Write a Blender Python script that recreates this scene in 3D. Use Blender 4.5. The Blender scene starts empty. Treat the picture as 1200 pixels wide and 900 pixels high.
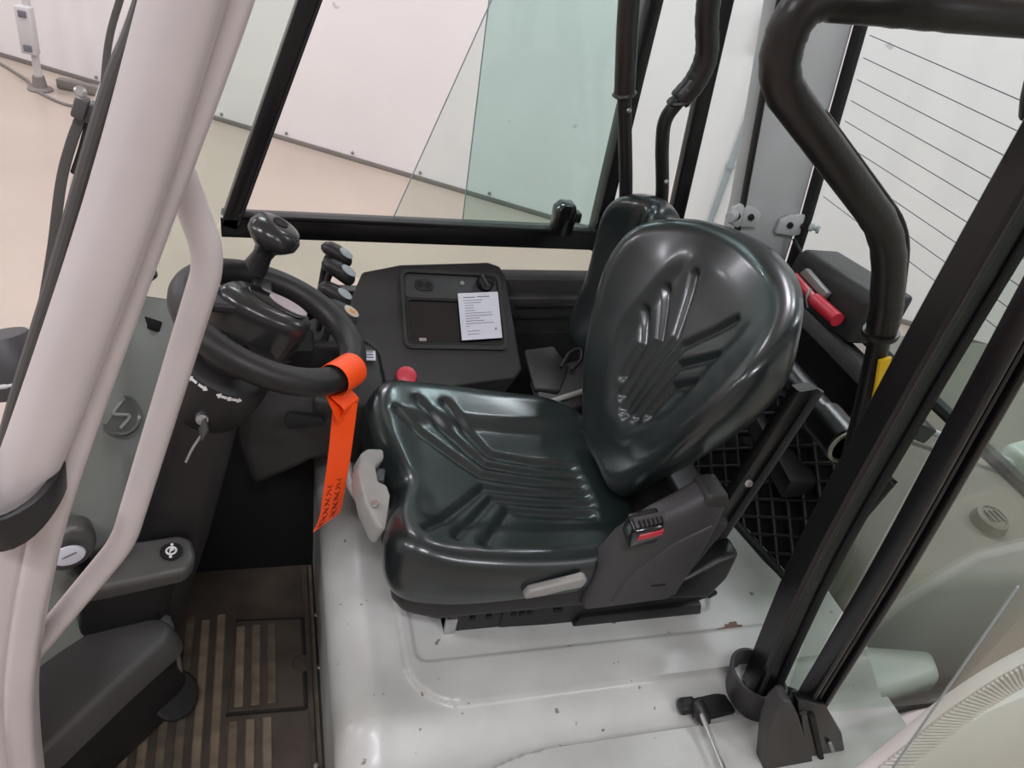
import bpy, bmesh, math, random
import numpy as np
from mathutils import Vector, Matrix
random.seed(4)
S = bpy.context.scene
COL = S.collection
GZ = -1.05                       # hall floor; z = 0 is the top of the engine hood

# ------------------------------------------------------------------ camera
YAW, PIT, ROL = math.radians(22), math.radians(35), math.radians(-13.2)
def cam_axes():
    f = np.array([math.sin(YAW)*math.cos(PIT), math.cos(YAW)*math.cos(PIT), -math.sin(PIT)])
    r = np.array([math.cos(YAW), -math.sin(YAW), 0.0]); d = np.cross(f, r)
    c, s = math.cos(ROL), math.sin(ROL)
    return c*r+s*d, -s*r+c*d, f
_r, _d, _f = cam_axes()
cd = bpy.data.cameras.new('camera'); cam = bpy.data.objects.new('camera', cd); COL.objects.link(cam)
cd.lens = 27.0; cd.sensor_width = 36.0; cd.clip_start = 0.02; cd.clip_end = 100
m = Matrix(((_r[0], -_d[0], -_f[0]), (_r[1], -_d[1], -_f[1]), (_r[2], -_d[2], -_f[2]))).to_4x4()
m.translation = (0, 0, 1.15); cam.matrix_world = m
S.camera = cam

# ------------------------------------------------------------------ light and exposure
S.view_settings.view_transform = 'Standard'; S.view_settings.look = 'None'
S.view_settings.gamma = 1.0; S.view_settings.exposure = 0.0; S.view_settings.use_curve_mapping = False
w = bpy.data.worlds.new('world'); S.world = w; w.use_nodes = True
w.node_tree.nodes['Background'].inputs[0].default_value = (1.0, 0.97, 0.95, 1)
w.node_tree.nodes['Background'].inputs[1].default_value = 0.15
LAMP_POWER = 75.0                # each ceiling luminaire (see ceiling_light below)

# ------------------------------------------------------------------ helpers
def lin(c):
    return tuple((x/12.92 if x <= .04045 else ((x+.055)/1.055)**2.4) for x in c)
def rgb(r, g, b): return lin((r/255, g/255, b/255))
def pm(name, col, rough=.5, metal=0.0, var=0.0, vscale=8.0, bump=0.0, bscale=200.0, coat=0.0, spec=.5, speck=None):
    """plain procedural surface: colour with noise variation, fine bump, optional dark specks"""
    M = bpy.data.materials.new(name); M.use_nodes = True
    nt = M.node_tree; N = nt.nodes; L = nt.links; B = N['Principled BSDF']
    B.inputs['Roughness'].default_value = rough; B.inputs['Metallic'].default_value = metal
    B.inputs['Coat Weight'].default_value = coat; B.inputs['Coat Roughness'].default_value = .15
    B.inputs['Specular IOR Level'].default_value = spec
    B.inputs['Base Color'].default_value = (*col, 1)
    tc = N.new('ShaderNodeTexCoord'); out = None
    if var > 0:
        n = N.new('ShaderNodeTexNoise'); n.inputs['Scale'].default_value = vscale; n.inputs['Detail'].default_value = 6
        L.new(tc.outputs['Object'], n.inputs['Vector'])
        r = N.new('ShaderNodeValToRGB')
        r.color_ramp.elements[0].position = .3; r.color_ramp.elements[1].position = .7
        r.color_ramp.elements[0].color = (*[max(0, x*(1-var)) for x in col], 1)
        r.color_ramp.elements[1].color = (*[min(1, x*(1+var)) for x in col], 1)
        L.new(n.outputs['Fac'], r.inputs['Fac']); out = r.outputs['Color']
        rr = N.new('ShaderNodeMapRange'); rr.inputs['To Min'].default_value = max(.02, rough-.08); rr.inputs['To Max'].default_value = min(1, rough+.08)
        L.new(n.outputs['Fac'], rr.inputs['Value']); L.new(rr.outputs['Result'], B.inputs['Roughness'])
    if speck:
        scol, sscale, thr = speck
        n2 = N.new('ShaderNodeTexNoise'); n2.inputs['Scale'].default_value = sscale; n2.inputs['Detail'].default_value = 3
        L.new(tc.outputs['Object'], n2.inputs['Vector'])
        r2 = N.new('ShaderNodeValToRGB'); r2.color_ramp.elements[0].position = thr; r2.color_ramp.elements[1].position = thr+.02
        L.new(n2.outputs['Fac'], r2.inputs['Fac'])
        mx = N.new('ShaderNodeMix'); mx.data_type = 'RGBA'
        L.new(r2.outputs['Color'], mx.inputs[0])
        if out: L.new(out, mx.inputs[6])
        else: mx.inputs[6].default_value = (*col, 1)
        mx.inputs[7].default_value = (*scol, 1); out = mx.outputs[2]
    if out: L.new(out, B.inputs['Base Color'])
    if bump > 0:
        n3 = N.new('ShaderNodeTexNoise'); n3.inputs['Scale'].default_value = bscale; n3.inputs['Detail'].default_value = 2
        L.new(tc.outputs['Object'], n3.inputs['Vector'])
        b = N.new('ShaderNodeBump'); b.inputs['Strength'].default_value = bump; b.inputs['Distance'].default_value = .002
        L.new(n3.outputs['Fac'], b.inputs['Height']); L.new(b.outputs['Normal'], B.inputs['Normal'])
    return M
def glass(name, tint, refl=.05):
    M = bpy.data.materials.new(name); M.use_nodes = True
    nt = M.node_tree; N = nt.nodes; L = nt.links
    for n in list(N): N.remove(n)
    o = N.new('ShaderNodeOutputMaterial'); t = N.new('ShaderNodeBsdfTransparent'); g = N.new('ShaderNodeBsdfGlossy')
    t.inputs['Color'].default_value = (*tint, 1); g.inputs['Roughness'].default_value = .02
    lw = N.new('ShaderNodeLayerWeight'); lw.inputs['Blend'].default_value = .5
    p = N.new('ShaderNodeMath'); p.operation = 'POWER'; p.inputs[1].default_value = 4.0
    a = N.new('ShaderNodeMath'); a.operation = 'MULTIPLY_ADD'; a.inputs[1].default_value = .6; a.inputs[2].default_value = refl*.5
    mx = N.new('ShaderNodeMixShader')
    L.new(lw.outputs['Facing'], p.inputs[0]); L.new(p.outputs[0], a.inputs[0]); L.new(a.outputs[0], mx.inputs[0])
    L.new(t.outputs[0], mx.inputs[1]); L.new(g.outputs[0], mx.inputs[2]); L.new(mx.outputs[0], o.inputs['Surface'])
    return M
def emis(name, col, s):
    M = bpy.data.materials.new(name); M.use_nodes = True
    B = M.node_tree.nodes['Principled BSDF']; B.inputs['Base Color'].default_value = (*col, 1)
    B.inputs['Emission Color'].default_value = (*col, 1); B.inputs['Emission Strength'].default_value = s
    return M

def empty(name, loc, label, cat, group=None):
    o = bpy.data.objects.new(name, None); COL.objects.link(o); o.location = loc
    o.empty_display_size = .05
    o['label'] = label; o['category'] = cat
    if group: o['group'] = group
    return o
def wloc(o):
    v = Vector(o.location)
    while o.parent: o = o.parent; v += Vector(o.location)
    return v
def link(name, me, c, parent):
    o = bpy.data.objects.new(name, me); COL.objects.link(o)
    if parent: o.parent = parent; o.location = Vector(c)-wloc(parent)
    else: o.location = c
    return o
def fin(name, bm, mat, parent=None, label=None, sharp=35):
    """bmesh in world coordinates -> object with its origin at its own centre"""
    bmesh.ops.recalc_face_normals(bm, faces=bm.faces)
    me = bpy.data.meshes.new(name); bm.to_mesh(me); bm.free()
    co = np.empty(len(me.vertices)*3); me.vertices.foreach_get('co', co); co = co.reshape(-1, 3)
    c = Vector(((co.min(0)+co.max(0))/2).tolist())
    me.transform(Matrix.Translation(-c))
    me.materials.append(mat)
    for p in me.polygons: p.use_smooth = True
    me.set_sharp_from_angle(angle=math.radians(sharp))
    o = link(name, me, c, parent)
    if label: o['label'] = label
    return o
def top(o, label, cat, group=None):
    o['label'] = label; o['category'] = cat
    if group: o['group'] = group
    return o
def struct(o): o['kind'] = 'structure'; return o
def bev(bm, wd, seg=2, ang=30):
    if wd <= 0: return bm
    bmesh.ops.recalc_face_normals(bm, faces=bm.faces)
    es = [e for e in bm.edges if len(e.link_faces) == 2 and e.calc_face_angle(0) > math.radians(ang)]
    bmesh.ops.bevel(bm, geom=es, offset=wd, segments=seg, profile=.5, affect='EDGES', clamp_overlap=True)
    return bm
def slab(pts, vec, bw=.004, seg=2, bm=None):
    """polygon (3D points) extruded along vec"""
    own = bm is None
    b = bmesh.new()
    v = Vector(vec)
    a = [b.verts.new(Vector(p)) for p in pts]; c = [b.verts.new(Vector(p)+v) for p in pts]
    n = len(pts); b.faces.new(a); b.faces.new(c[::-1])
    for i in range(n): b.faces.new((a[i], c[i], c[(i+1) % n], a[(i+1) % n]))
    bev(b, bw, seg)
    if own: return b
    return merge(bm, b)
def merge(bm, b):
    me = bpy.data.meshes.new('tmp'); b.to_mesh(me); b.free(); bm.from_mesh(me); bpy.data.meshes.remove(me); return bm
def frame(ax, ref=(0, 0, 1)):
    z = Vector(ax).normalized(); r = Vector(ref)
    if abs(z.dot(r)) > .98: r = Vector((1, 0, 0))
    x = r.cross(z).normalized(); return x, z.cross(x), z
def rbox(c, size, rot=(0, 0, 0), bw=.004, seg=2, bm=None, axes=None):
    b = bmesh.new(); bmesh.ops.create_cube(b, size=1)
    for v in b.verts: v.co = Vector((v.co.x*size[0], v.co.y*size[1], v.co.z*size[2]))
    bev(b, bw, seg)
    if axes: R = Matrix((axes[0], axes[1], axes[2])).transposed()
    else:
        from mathutils import Euler
        R = Euler([math.radians(a) for a in rot]).to_matrix()
    for v in b.verts: v.co = R @ v.co + Vector(c)
    return b if bm is None else merge(bm, b)
def cat(pts, sub=8, closed=False):
    P = [Vector(p) for p in pts]; n = len(P); out = []
    if n == 2 and not closed: return P
    rng = range(n if closed else n-1)
    for i in rng:
        p0 = P[(i-1) % n] if (closed or i > 0) else P[0]*2-P[1]
        p1 = P[i]; p2 = P[(i+1) % n]
        p3 = P[(i+2) % n] if (closed or i+2 < n) else P[-1]*2-P[-2]
        for k in range(sub):
            t = k/sub
            out.append(.5*((2*p1)+(p2-p0)*t+(2*p0-5*p1+4*p2-p3)*t*t+(3*p1-p0-3*p2+p3)*t*t*t))
    if not closed: out.append(P[-1])
    return out
def fil(pts, r, k=6):
    """polyline with rounded corners"""
    P = [Vector(p) for p in pts]; out = [P[0]]
    for i in range(1, len(P)-1):
        a, b_, c = P[i-1], P[i], P[i+1]; u, v = (a-b_), (c-b_)
        d = min(r, u.length*.48, v.length*.48); p0 = b_+u.normalized()*d; p1 = b_+v.normalized()*d
        for j in range(k+1):
            t = j/k; out.append(p0*(1-t)**2+b_*2*t*(1-t)+p1*t*t)
    out.append(P[-1]); return out
def sweep(path, sec, ref=(0, 1, 0), closed=False, bm=None, scale=None, sharp=False):
    """section (list of 2D points) carried along a path; first section axis stays close to ref"""
    b = bmesh.new() if bm is None else bm
    n = len(path); rings = []; ref = Vector(ref)
    for i, p in enumerate(path):
        a = path[(i-1) % n] if (closed or i > 0) else path[i]; c = path[(i+1) % n] if (closed or i < n-1) else path[i]
        t = (Vector(c)-Vector(a)).normalized()
        e1 = (ref-t*ref.dot(t))
        if e1.length < 1e-4: e1 = Vector((1, 0, 0))-t*t.x
        e1.normalize(); e2 = t.cross(e1)
        s = scale[i] if scale else 1
        rings.append([b.verts.new(Vector(p)+e1*(q[0]*s)+e2*(q[1]*s)) for q in sec])
    k = len(sec)
    for i in range(n if closed else n-1):
        A = rings[i]; B = rings[(i+1) % n]
        for j in range(k): b.faces.new((A[j], A[(j+1) % k], B[(j+1) % k], B[j]))
    if not closed: b.faces.new(rings[0][::-1]); b.faces.new(rings[-1])
    return b
def circ(r, n=14): return [(r*math.cos(2*math.pi*i/n), r*math.sin(2*math.pi*i/n)) for i in range(n)]
def rrect(a, b, r, k=4):
    out = []
    for sx, sy, s in ((1, 1, 0), (-1, 1, 1), (-1, -1, 2), (1, -1, 3)):
        for i in range(k+1):
            t = (s+i/k)*math.pi/2
            out.append((sx*(a/2-r)+r*math.cos(t), sy*(b/2-r)+r*math.sin(t)))
    return out
def tube(pts, r, n=14, sub=8, smooth=True, bm=None, ref=(0, 1, 0), scale=None, closed=False):
    path = cat(pts, sub, closed) if smooth else [Vector(p) for p in pts]
    return sweep(path, circ(r, n), ref, closed, bm, scale)
def lathe(prof, o, ax, n=28, bm=None, ref=(0, 0, 1)):
    b = bmesh.new() if bm is None else bm
    x, y, z = frame(ax, ref); o = Vector(o); rings = []
    for r, h in prof:
        if r < 1e-6: rings.append([b.verts.new(o+z*h)])
        else: rings.append([b.verts.new(o+z*h+x*(r*math.cos(2*math.pi*i/n))+y*(r*math.sin(2*math.pi*i/n))) for i in range(n)])
    for A, B in zip(rings, rings[1:]):
        if len(A) == 1 and len(B) == 1: continue
        for i in range(n):
            j = (i+1) % n
            if len(A) == 1: b.faces.new((A[0], B[i], B[j]))
            elif len(B) == 1: b.faces.new((A[i], A[j], B[0]))
            else: b.faces.new((A[i], A[j], B[j], B[i]))
    if len(rings[0]) > 1: b.faces.new(rings[0][::-1])
    if len(rings[-1]) > 1: b.faces.new(rings[-1])
    return b
def cyl(a, b_, r, n=20, bw=.002, bm=None):
    a = Vector(a); d = Vector(b_)-a; h = d.length; w = min(bw, r*.4, h*.4)
    return lathe([(r-w, 0), (r, w), (r, h-w), (r-w, h)], a, d, n, bm)
def grid(P, bm=None):
    """P[i][j] 3D points -> sheet"""
    b = bmesh.new() if bm is None else bm
    V = [[b.verts.new(Vector(p)) for p in row] for row in P]
    for i in range(len(P)-1):
        for j in range(len(P[0])-1): b.faces.new((V[i][j], V[i+1][j], V[i+1][j+1], V[i][j+1]))
    return b
def thick(bm, t):
    bmesh.ops.recalc_face_normals(bm, faces=bm.faces)
    bmesh.ops.solidify(bm, geom=bm.faces[:], thickness=t); return bm
def sst(x, a, b):
    t = np.clip((x-a)/(b-a), 0, 1); return t*t*(3-2*t)
def ribbon(path, width_dir, w, t, bm=None):
    """flat strip of width w (list or number) and thickness t along a path"""
    n = len(path); ws = w if isinstance(w, (list, tuple)) else [w]*n
    wd = Vector(width_dir).normalized(); P = []
    for i, p in enumerate(path):
        P.append([Vector(p)-wd*ws[i]/2, Vector(p), Vector(p)+wd*ws[i]/2])
    b = grid(P); return thick(b, t)

# ------------------------------------------------------------------ materials
M_wall = pm('white_wall', rgb(228, 224, 222), .75, var=.03, vscale=1.3, speck=(rgb(196, 192, 190), 7.0, .765))
M_wall2 = pm('white_plaster', rgb(226, 223, 220), .8, var=.02, vscale=2)
M_floor = pm('polished_concrete', rgb(174, 160, 147), .33, var=.09, vscale=1.1, bump=.05, bscale=40)
M_base = pm('grey_skirting', rgb(120, 115, 110), .6, var=.1)
M_paint = pm('light_grey_paint', rgb(188, 180, 178), .32, var=.05, vscale=9, coat=.2, speck=(rgb(95, 80, 72), 34, .77))
M_hood = pm('hood_paint', rgb(173, 174, 169), .34, var=.13, vscale=7, coat=.1, speck=(rgb(112, 102, 94), 48, .713))
M_gpaint = pm('grey_pillar_paint', rgb(186, 188, 188), .4, var=.03)
M_blk = pm('black_powder_coat', (.006, .006, .006), .38, var=.1, bump=.08, bscale=300)
M_rub = pm('black_rubber', (.008, .008, .008), .6, var=.15)
M_alu = pm('black_aluminium', (.005, .005, .006), .3, var=.1)
M_vinyl = pm('black_vinyl', (.010, .0155, .0155), .30, bump=.04, bscale=1200, coat=.4)
M_pad = pm('black_padding', (.012, .010, .009), .36, var=.2, vscale=30, bump=.2, bscale=120)
M_plas = pm('charcoal_plastic', rgb(50, 49, 48), .5, var=.06, bump=.12, bscale=700, spec=.4)
M_plasd = pm('dark_plastic', rgb(32, 31, 31), .45, var=.06, bump=.12, bscale=700, spec=.4)
M_plasg = pm('grey_green_plastic', rgb(150, 153, 146), .42, var=.05, bump=.08, bscale=500)
M_plasm = pm('mid_grey_plastic', rgb(62, 61, 62), .5, var=.05, bump=.1, bscale=600, spec=.4)
M_gloss = pm('gloss_black', (.007, .007, .008), .14, coat=.3)
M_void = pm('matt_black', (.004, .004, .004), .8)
M_lever = pm('pale_grey_plastic', rgb(138, 137, 132), .45, var=.06, vscale=40)
M_red = pm('red_plastic', rgb(196, 40, 58), .35)
M_redp = pm('salmon_red_plastic', rgb(205, 62, 76), .4, var=.04)
M_or = pm('orange_tag_film', rgb(255, 84, 22), .42, var=.02)
M_pap = pm('white_paper', rgb(214, 214, 222), .8, var=.02)
M_ink = pm('grey_ink', rgb(108, 108, 118), .8)
M_ink2 = pm('black_marker', rgb(86, 28, 10), .7)
M_wht = pm('white_print', rgb(225, 225, 222), .5)
M_met = pm('bright_metal', rgb(190, 190, 188), .3, metal=.9)
M_mat = pm('brown_rubber_mat', rgb(64, 55, 46), .7, var=.35, vscale=14, bump=.2, bscale=150)
M_rib = pm('worn_mat_rib', rgb(114, 100, 82), .65, var=.35, vscale=22, bump=.2, bscale=150)
M_step = pm('lightened_charcoal_plastic', rgb(80, 79, 77), .42, var=.08, bump=.12, bscale=500)  # charcoal lifted in tone to make up for weak light on the step cover
M_rib2 = pm('dusty_mat_rib', rgb(100, 88, 72), .68, var=.4, vscale=30, bump=.2, bscale=150)
M_rib3 = pm('dark_mat_rib', rgb(86, 76, 62), .7, var=.4, vscale=30, bump=.2, bscale=150)
RIBS = [M_rib, M_rib2, M_rib3]
M_embl = pm('glossy_grey_emblem', rgb(96, 98, 94), .2, coat=.4)
M_hub = pm('semi_gloss_charcoal', rgb(40, 40, 40), .24, var=.05)
M_yel = pm('yellow_sticker', rgb(235, 185, 20), .5)
M_cw = pm('olive_grey_casting', rgb(104, 101, 90), .55, var=.06, vscale=4, bump=.06, bscale=60)
M_mint = pm('light_grey_glass_tinted', rgb(172, 180, 170), .4, var=.04)  # light grey parts; green cast of the glass is put into the colour
M_pink = pm('side_panel_paint', rgb(208, 198, 196), .4, var=.03)
M_wstr = pm('white_ribbed_rubber', rgb(214, 208, 204), .6, var=.03)
M_postg = pm('white_post_paint', rgb(192, 190, 190), .5)
M_gbox = pm('grey_switch_box', rgb(150, 158, 162), .5)
G_fix = glass('fixed_glass', (.90, .955, .925), .06)
G_sl = glass('sliding_glass', (.93, .975, .96), .05)
G_sl2 = glass('rear_sliding_glass', (.845, .935, .92), .07)
G_rear = glass('rear_glass', (.925, .975, .965), .04)
G_door = glass('door_glass', (.93, .965, .94), .06)

# ------------------------------------------------------------------ the hall
A0 = Vector((-.38, 6.29, 0)); D = Vector((.863, -.505, 0)).normalized(); NN = Vector((D.y, -D.x, 0))   # NN points into the hall
def hall(s, t, z): return A0+D*s+NN*t+Vector((0, 0, z))
Z1 = 3.4
struct(fin('floor', slab([hall(-8, -.3, GZ), hall(10, -.3, GZ), hall(10, 12, GZ), hall(-8, 12, GZ)], (0, 0, -.1), 0), M_floor))
wb = struct(fin('wall_back', slab([hall(-8, 0, GZ), hall(10, 0, GZ), hall(10, 0, Z1), hall(-8, 0, Z1)], -NN*.12, 0), M_wall))
struct(fin('wall_front', slab([hall(-8, 12, GZ), hall(10, 12, GZ), hall(10, 12, Z1), hall(-8, 12, Z1)], NN*.12, 0), M_wall2))
struct(fin('wall_left', slab([hall(-8, 0, GZ), hall(-8, 12, GZ), hall(-8, 12, Z1), hall(-8, 0, Z1)], -D*.12, 0), M_wall2))
struct(fin('wall_right', slab([hall(10, 0, GZ), hall(10, 12, GZ), hall(10, 12, Z1), hall(10, 0, Z1)], D*.12, 0), M_wall2))
struct(fin('ceiling', slab([hall(-8, -.12, Z1), hall(10, -.12, Z1), hall(10, 12, Z1), hall(-8, 12, Z1)], (0, 0, .1), 0), M_wall2))
struct(fin('baseboard_back', slab([hall(-8, 0, GZ), hall(10, 0, GZ), hall(10, 0, GZ+.035), hall(-8, 0, GZ+.035)], NN*.012, .002), M_base))
bolt0 = None
for k in range(-4, 9):
    p = hall(.62+.545*k, 0, GZ+.06)
    if bolt0 is None:
        bolt0 = fin('bolt', lathe([(.012, 0), (.012, .006), (.006, .012), (0, .012)], p, NN, 10), M_base, wb); bm_ = bolt0.data
    else: link('bolt', bm_, p+NN*.006, wb)
M_tube = emis('lamp_diffuser', (1, .97, .95), 5.0)
first = None
for s in (-5.6, -2.4, .8, 4.0, 7.2):
    for t in (1.6, 6.4):
        c = hall(s, t, Z1-.05)
        L = empty('ceiling_light', c, 'long white fluorescent luminaire fixed under the hall ceiling', 'light', 'hall ceiling luminaires')
        if first is None:
            h = fin('housing', rbox(c, (1.5, .26, .08), (0, 0, math.degrees(math.atan2(D.y, D.x))), .01), M_postg, L)
            f = fin('diffuser', rbox(c-Vector((0, 0, .05)), (1.46, .2, .03), (0, 0, math.degrees(math.atan2(D.y, D.x))), .01), M_tube, L)
            first = (h.data, f.data)
        else:
            link('housing', first[0], c, L); link('diffuser', first[1], c-Vector((0, 0, .05)), L)
        ld = bpy.data.lights.new('luminaire_lamp', 'AREA'); ld.shape = 'RECTANGLE'; ld.size = 1.45; ld.size_y = .2
        ld.energy = LAMP_POWER; ld.color = (.915, .915, 1.0)
        lo = bpy.data.objects.new('lamp', ld); COL.objects.link(lo); lo.parent = L
        lo.location = (0, 0, -.07); lo.rotation_euler = (0, 0, math.atan2(D.y, D.x))

# power post by the wall, its cable
pb = Vector((-1.6, 6.55, GZ))
pp = empty('power_post', pb, 'white socket post with a box standing on the floor by the white wall', 'post')
fin('pole', cyl(pb+Vector((0, 0, .02)), pb+Vector((0, 0, 2.0)), .027, 16), M_postg, pp)
fin('foot', lathe([(.085, 0), (.085, .012), (.05, .025), (.04, .10), (0, .10)], pb, (0, 0, 1), 20), M_base, pp)
bx = fin('socket_box', rbox(pb+Vector((-.01, -.05, .43)), (.105, .07, .32), (0, 0, -12), .008), M_postg, pp)
for dz in (-.115, .115): fin('socket', rbox(pb+Vector((-.018, -.088, .43+dz)), (.055, .012, .045), (0, 0, -12), .004), M_ink, bx)
top(fin('floor_cable', tube([(-2.5, 7.0, GZ+.01), (-2.2, 7.25, GZ+.01), (-1.75, 6.75, GZ+.01), (-1.62, 6.5, GZ+.01), (-1.35, 6.25, GZ+.01), (-1.15, 6.35, GZ+.01), (-1.0, 6.6, GZ+.01)], .011, 8), M_base),
    'thin grey cable lying in a loop around the foot of the socket post', 'cable')
top(fin('folded_barrier', rbox((-1.2, 6.55, GZ+.04), (.62, .07, .07), (0, 0, -18), .01), M_base), 'low grey bar lying on the floor at the foot of the wall', 'bar')
# conduit on the wall, right
q0 = A0+D*3.82+NN*.03
wp = empty('wall_conduit', (q0.x, q0.y, GZ+.1), 'white vertical conduit with grey switch box on the white wall', 'pipe')
fin('pipe', cyl((q0.x, q0.y, GZ+.1), (q0.x, q0.y, .5), .022, 14), M_gbox, wp)
fin('switch_box', rbox((q0.x-.05, q0.y, .58), (.16, .1, .15), (0, 0, -30), .02), M_gbox, wp)
fin('red_button', cyl((q0.x-.05, q0.y, .505), (q0.x-.05, q0.y, .44), .03, 14), M_redp, wp, 'red button')
fin('clip', lathe([(.032, 0), (.032, .02)], (q0.x, q0.y, -.34), (0, 0, 1), 14), M_gbox, wp)
for k in (0, 1): fin('pull_cord', tube([(q0.x+.01+.02*k, q0.y-.03, .47), (q0.x+.08+.04*k, q0.y-.08, .2), (q0.x-.02+.01*k, q0.y-.05, -.1)], .004, 6), M_ink, wp)

# ------------------------------------------------------------------ forklift body
FB = empty('forklift_body', (.6, 1.0, GZ), 'light grey forklift cab structure with engine hood, floor and roof pillars', 'forklift')
# engine hood: a pressed sheet with a raised seat panel
def hood():
    us = []
    for z in np.linspace(-.42, -.055, 8): us.append((.118-.012*(z+.42)/.42, z))
    for a in np.linspace(0, 90, 9): a = math.radians(a); us.append((.106+.055-.055*math.cos(a), -.055+.055*math.sin(a)))
    for x in np.linspace(.17, 1.12, 260): us.append((x, 0))
    vs = []
    for z in np.linspace(-.42, -.06, 6): vs.append((.455, z))
    for a in np.linspace(0, 90, 9): a = math.radians(a); vs.append((.455+.06-.06*math.cos(a), -.06+.06*math.sin(a)))
    for y in np.linspace(.52, 1.44, 250): vs.append((y, 0))
    P = []
    for x, zu in us:
        row = []
        for y, zv in vs:
            z = zu+zv
            # seat panel: rounded rectangle standing 7 mm proud
            r = .09; dx = max(.225+r-x, 0); dy = max(.655+r-y, 0); dd = math.hypot(dx, dy)-r
            pan = 1-float(sst(dd, -.002, .004))
            z += .011*pan
            # inner shallow step where the seat is bolted on
            r2 = .02; dx = max(.245+r2-x, 0); dy = max(.735+r2-y, 0, y-1.2+r2); dx = max(dx, x-1.02+r2, 0)
            z -= .0045*(1-float(sst(math.hypot(dx, dy)-r2, -.003, .003)))
            z -= .034*float(sst(.655-y, 0, .085))
            # outer roll towards the door sill, with its crease
            cr = .578+.06*float(sst(.5-x, 0, .3))**2*-1
            z += .016*float(sst(cr-y, 0, .006))
            if zu > -.02 and zv > -.02: z += .004*math.exp(-((x-.17)/.02)**2)
            row.append((x, y, max(z, -.43)))
        P.append(row)
    return thick(grid(P), .003)
hd = fin('hood', hood(), M_hood, FB, 'light grey painted engine hood with a raised seat panel', 50)
# worn paint patch near the rear corner of the panel
ptc = []
for i in range(30):
    a = 2*math.pi*i/30; rr = .45+.75*random.random()
    ptc.append((.86+.034*rr*math.cos(a), .737+.011*rr*math.sin(a), .0078))
fin('paint_chip', slab(ptc, (0, 0, .0012), 0), pm('primer_brown', rgb(112, 84, 74), .7, var=.1, vscale=60), hd, 'brown patch of bare primer')
for k in range(16):
    x, y = random.uniform(.26, 1.0), random.choice([random.uniform(.67, .73), random.uniform(.58, .66)])
    zz = .0075 if y > .66 else .0075-.034*float(sst(.655-y, 0, .085))
    s_ = random.uniform(.0012, .0028)
    fin('paint_chip', slab([(x+s_*1.5*math.cos(a)*random.uniform(.6, 1), y+s_*math.sin(a)*random.uniform(.6, 1), zz) for a in np.linspace(0, 5.6, 7)], (0, 0, .0006), 0), M_base, hd)
# cab floor
fm = fin('floor_mat', rbox((-.10, 1.0, -.435), (.52, .80, .02), bw=.004), M_mat, FB, 'worn brown ribbed rubber floor mat')
rib_me = None
for k in range(10):
    x = -.30+.0335*k+.006
    if -.078 < x < .09: 
        segs = ((.62, .925),)
    else: segs = ((.62, random.uniform(1.12, 1.2)),)
    for (y0, y1) in segs:
        fin('mat_rib', rbox((x, (y0+y1)/2, -.4235), (.0185, y1-y0, .005), bw=.002, seg=1), random.choice(RIBS), fm)
for k in range(2): fin('mat_rib', rbox((.097+.016*k, .97, -.4235), (.013, .70, .005), bw=.002, seg=1), M_rib3 if k else M_mat, fm)
ht = fin('floor_hatch', slab([(-.072, .945, -.426), (.083, .938, -.426), (.083, 1.022, -.426), (.070, 1.026, -.426), (.062, 1.036, -.426), (.062, 1.05, -.426), (.070, 1.06, -.426), (.083, 1.064, -.426), (.084, 1.16, -.426), (-.058, 1.168, -.426)], (0, 0, .007), .0015, 1), M_mat, FB, 'loose hatch cut into the floor mat with a finger notch')
for (a_, b2) in (((-.074, .940), (.086, .933)), ((-.061, 1.172), (.088, 1.164)), ((.0875, .935), (.0885, 1.022)), ((.0885, 1.064), (.0885, 1.164))):
    fin('hatch_seam', sweep([Vector((*a_, -.4238)), Vector((*b2, -.4238))], rrect(.006, .005, .001, 1), ref=(0, 0, 1)), M_void, ht)
for k in range(3): fin('mat_rib', rbox((-.050+.0335*k, 1.052, -.4175), (.0185, .20 if k < 3 else .06, .004), bw=.0015, seg=1), random.choice(RIBS), ht)
fin('finger_disc', cyl((.083, 1.043, -.427), (.083, 1.043, -.4215), .021, 20, .001), M_mat, ht)
fin('sill_strip', rbox((.128, 1.0, -.415), (.03, .84, .012), bw=.003), M_rub, FB)
for p in ((.118, 1.16), (.118, 1.02), (.10, .80)): fin('rivet', lathe([(.006, 0), (.004, .003), (0, .004)], (p[0], p[1], -.409), (0, 0, 1), 10), M_met, FB)
# footwell walls
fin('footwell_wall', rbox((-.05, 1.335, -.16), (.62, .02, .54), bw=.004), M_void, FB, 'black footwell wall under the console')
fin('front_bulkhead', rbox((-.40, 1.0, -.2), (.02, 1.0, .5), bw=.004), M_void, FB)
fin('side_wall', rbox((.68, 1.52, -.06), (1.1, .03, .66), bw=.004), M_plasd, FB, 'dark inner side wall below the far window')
# front cowl (grey-green dash moulding)
T = [[(-.235, 1.25, .40), (-.196, 1.30, .362), (-.159, 1.33, .335), (-.11, 1.36, .297), (-.066, 1.39, .254), (-.017, 1.42, .206)],
     [(-.284, 1.12, .302), (-.255, 1.16, .272), (-.216, 1.20, .242), (-.167, 1.24, .201), (-.111, 1.28, .16), (-.05, 1.32, .107)],
     [(-.324, 1.02, .189), (-.292, 1.06, .15), (-.25, 1.10, .109), (-.203, 1.14, .069), (-.149, 1.18, .028), (-.115, 1.21, .0)],
     [(-.375, .93, .053), (-.337, .97, -.021), (-.295, 1.0, -.064), (-.25, 1.05, -.119), (-.215, 1.09, -.15), (-.20, 1.11, -.18)],
     [(-.43, .85, -.14), (-.39, .90, -.2), (-.34, .95, -.26), (-.29, 1.0, -.32), (-.27, 1.04, -.34), (-.26, 1.06, -.36)]]
rows = [cat(r, 6) for r in T]; colsP = list(zip(*rows)); P = [cat(list(c), 6) for c in colsP]
cw_ = fin('front_cowl', thick(grid(P), .012), M_plasg, FB, 'grey-green moulded front dash panel')
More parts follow.
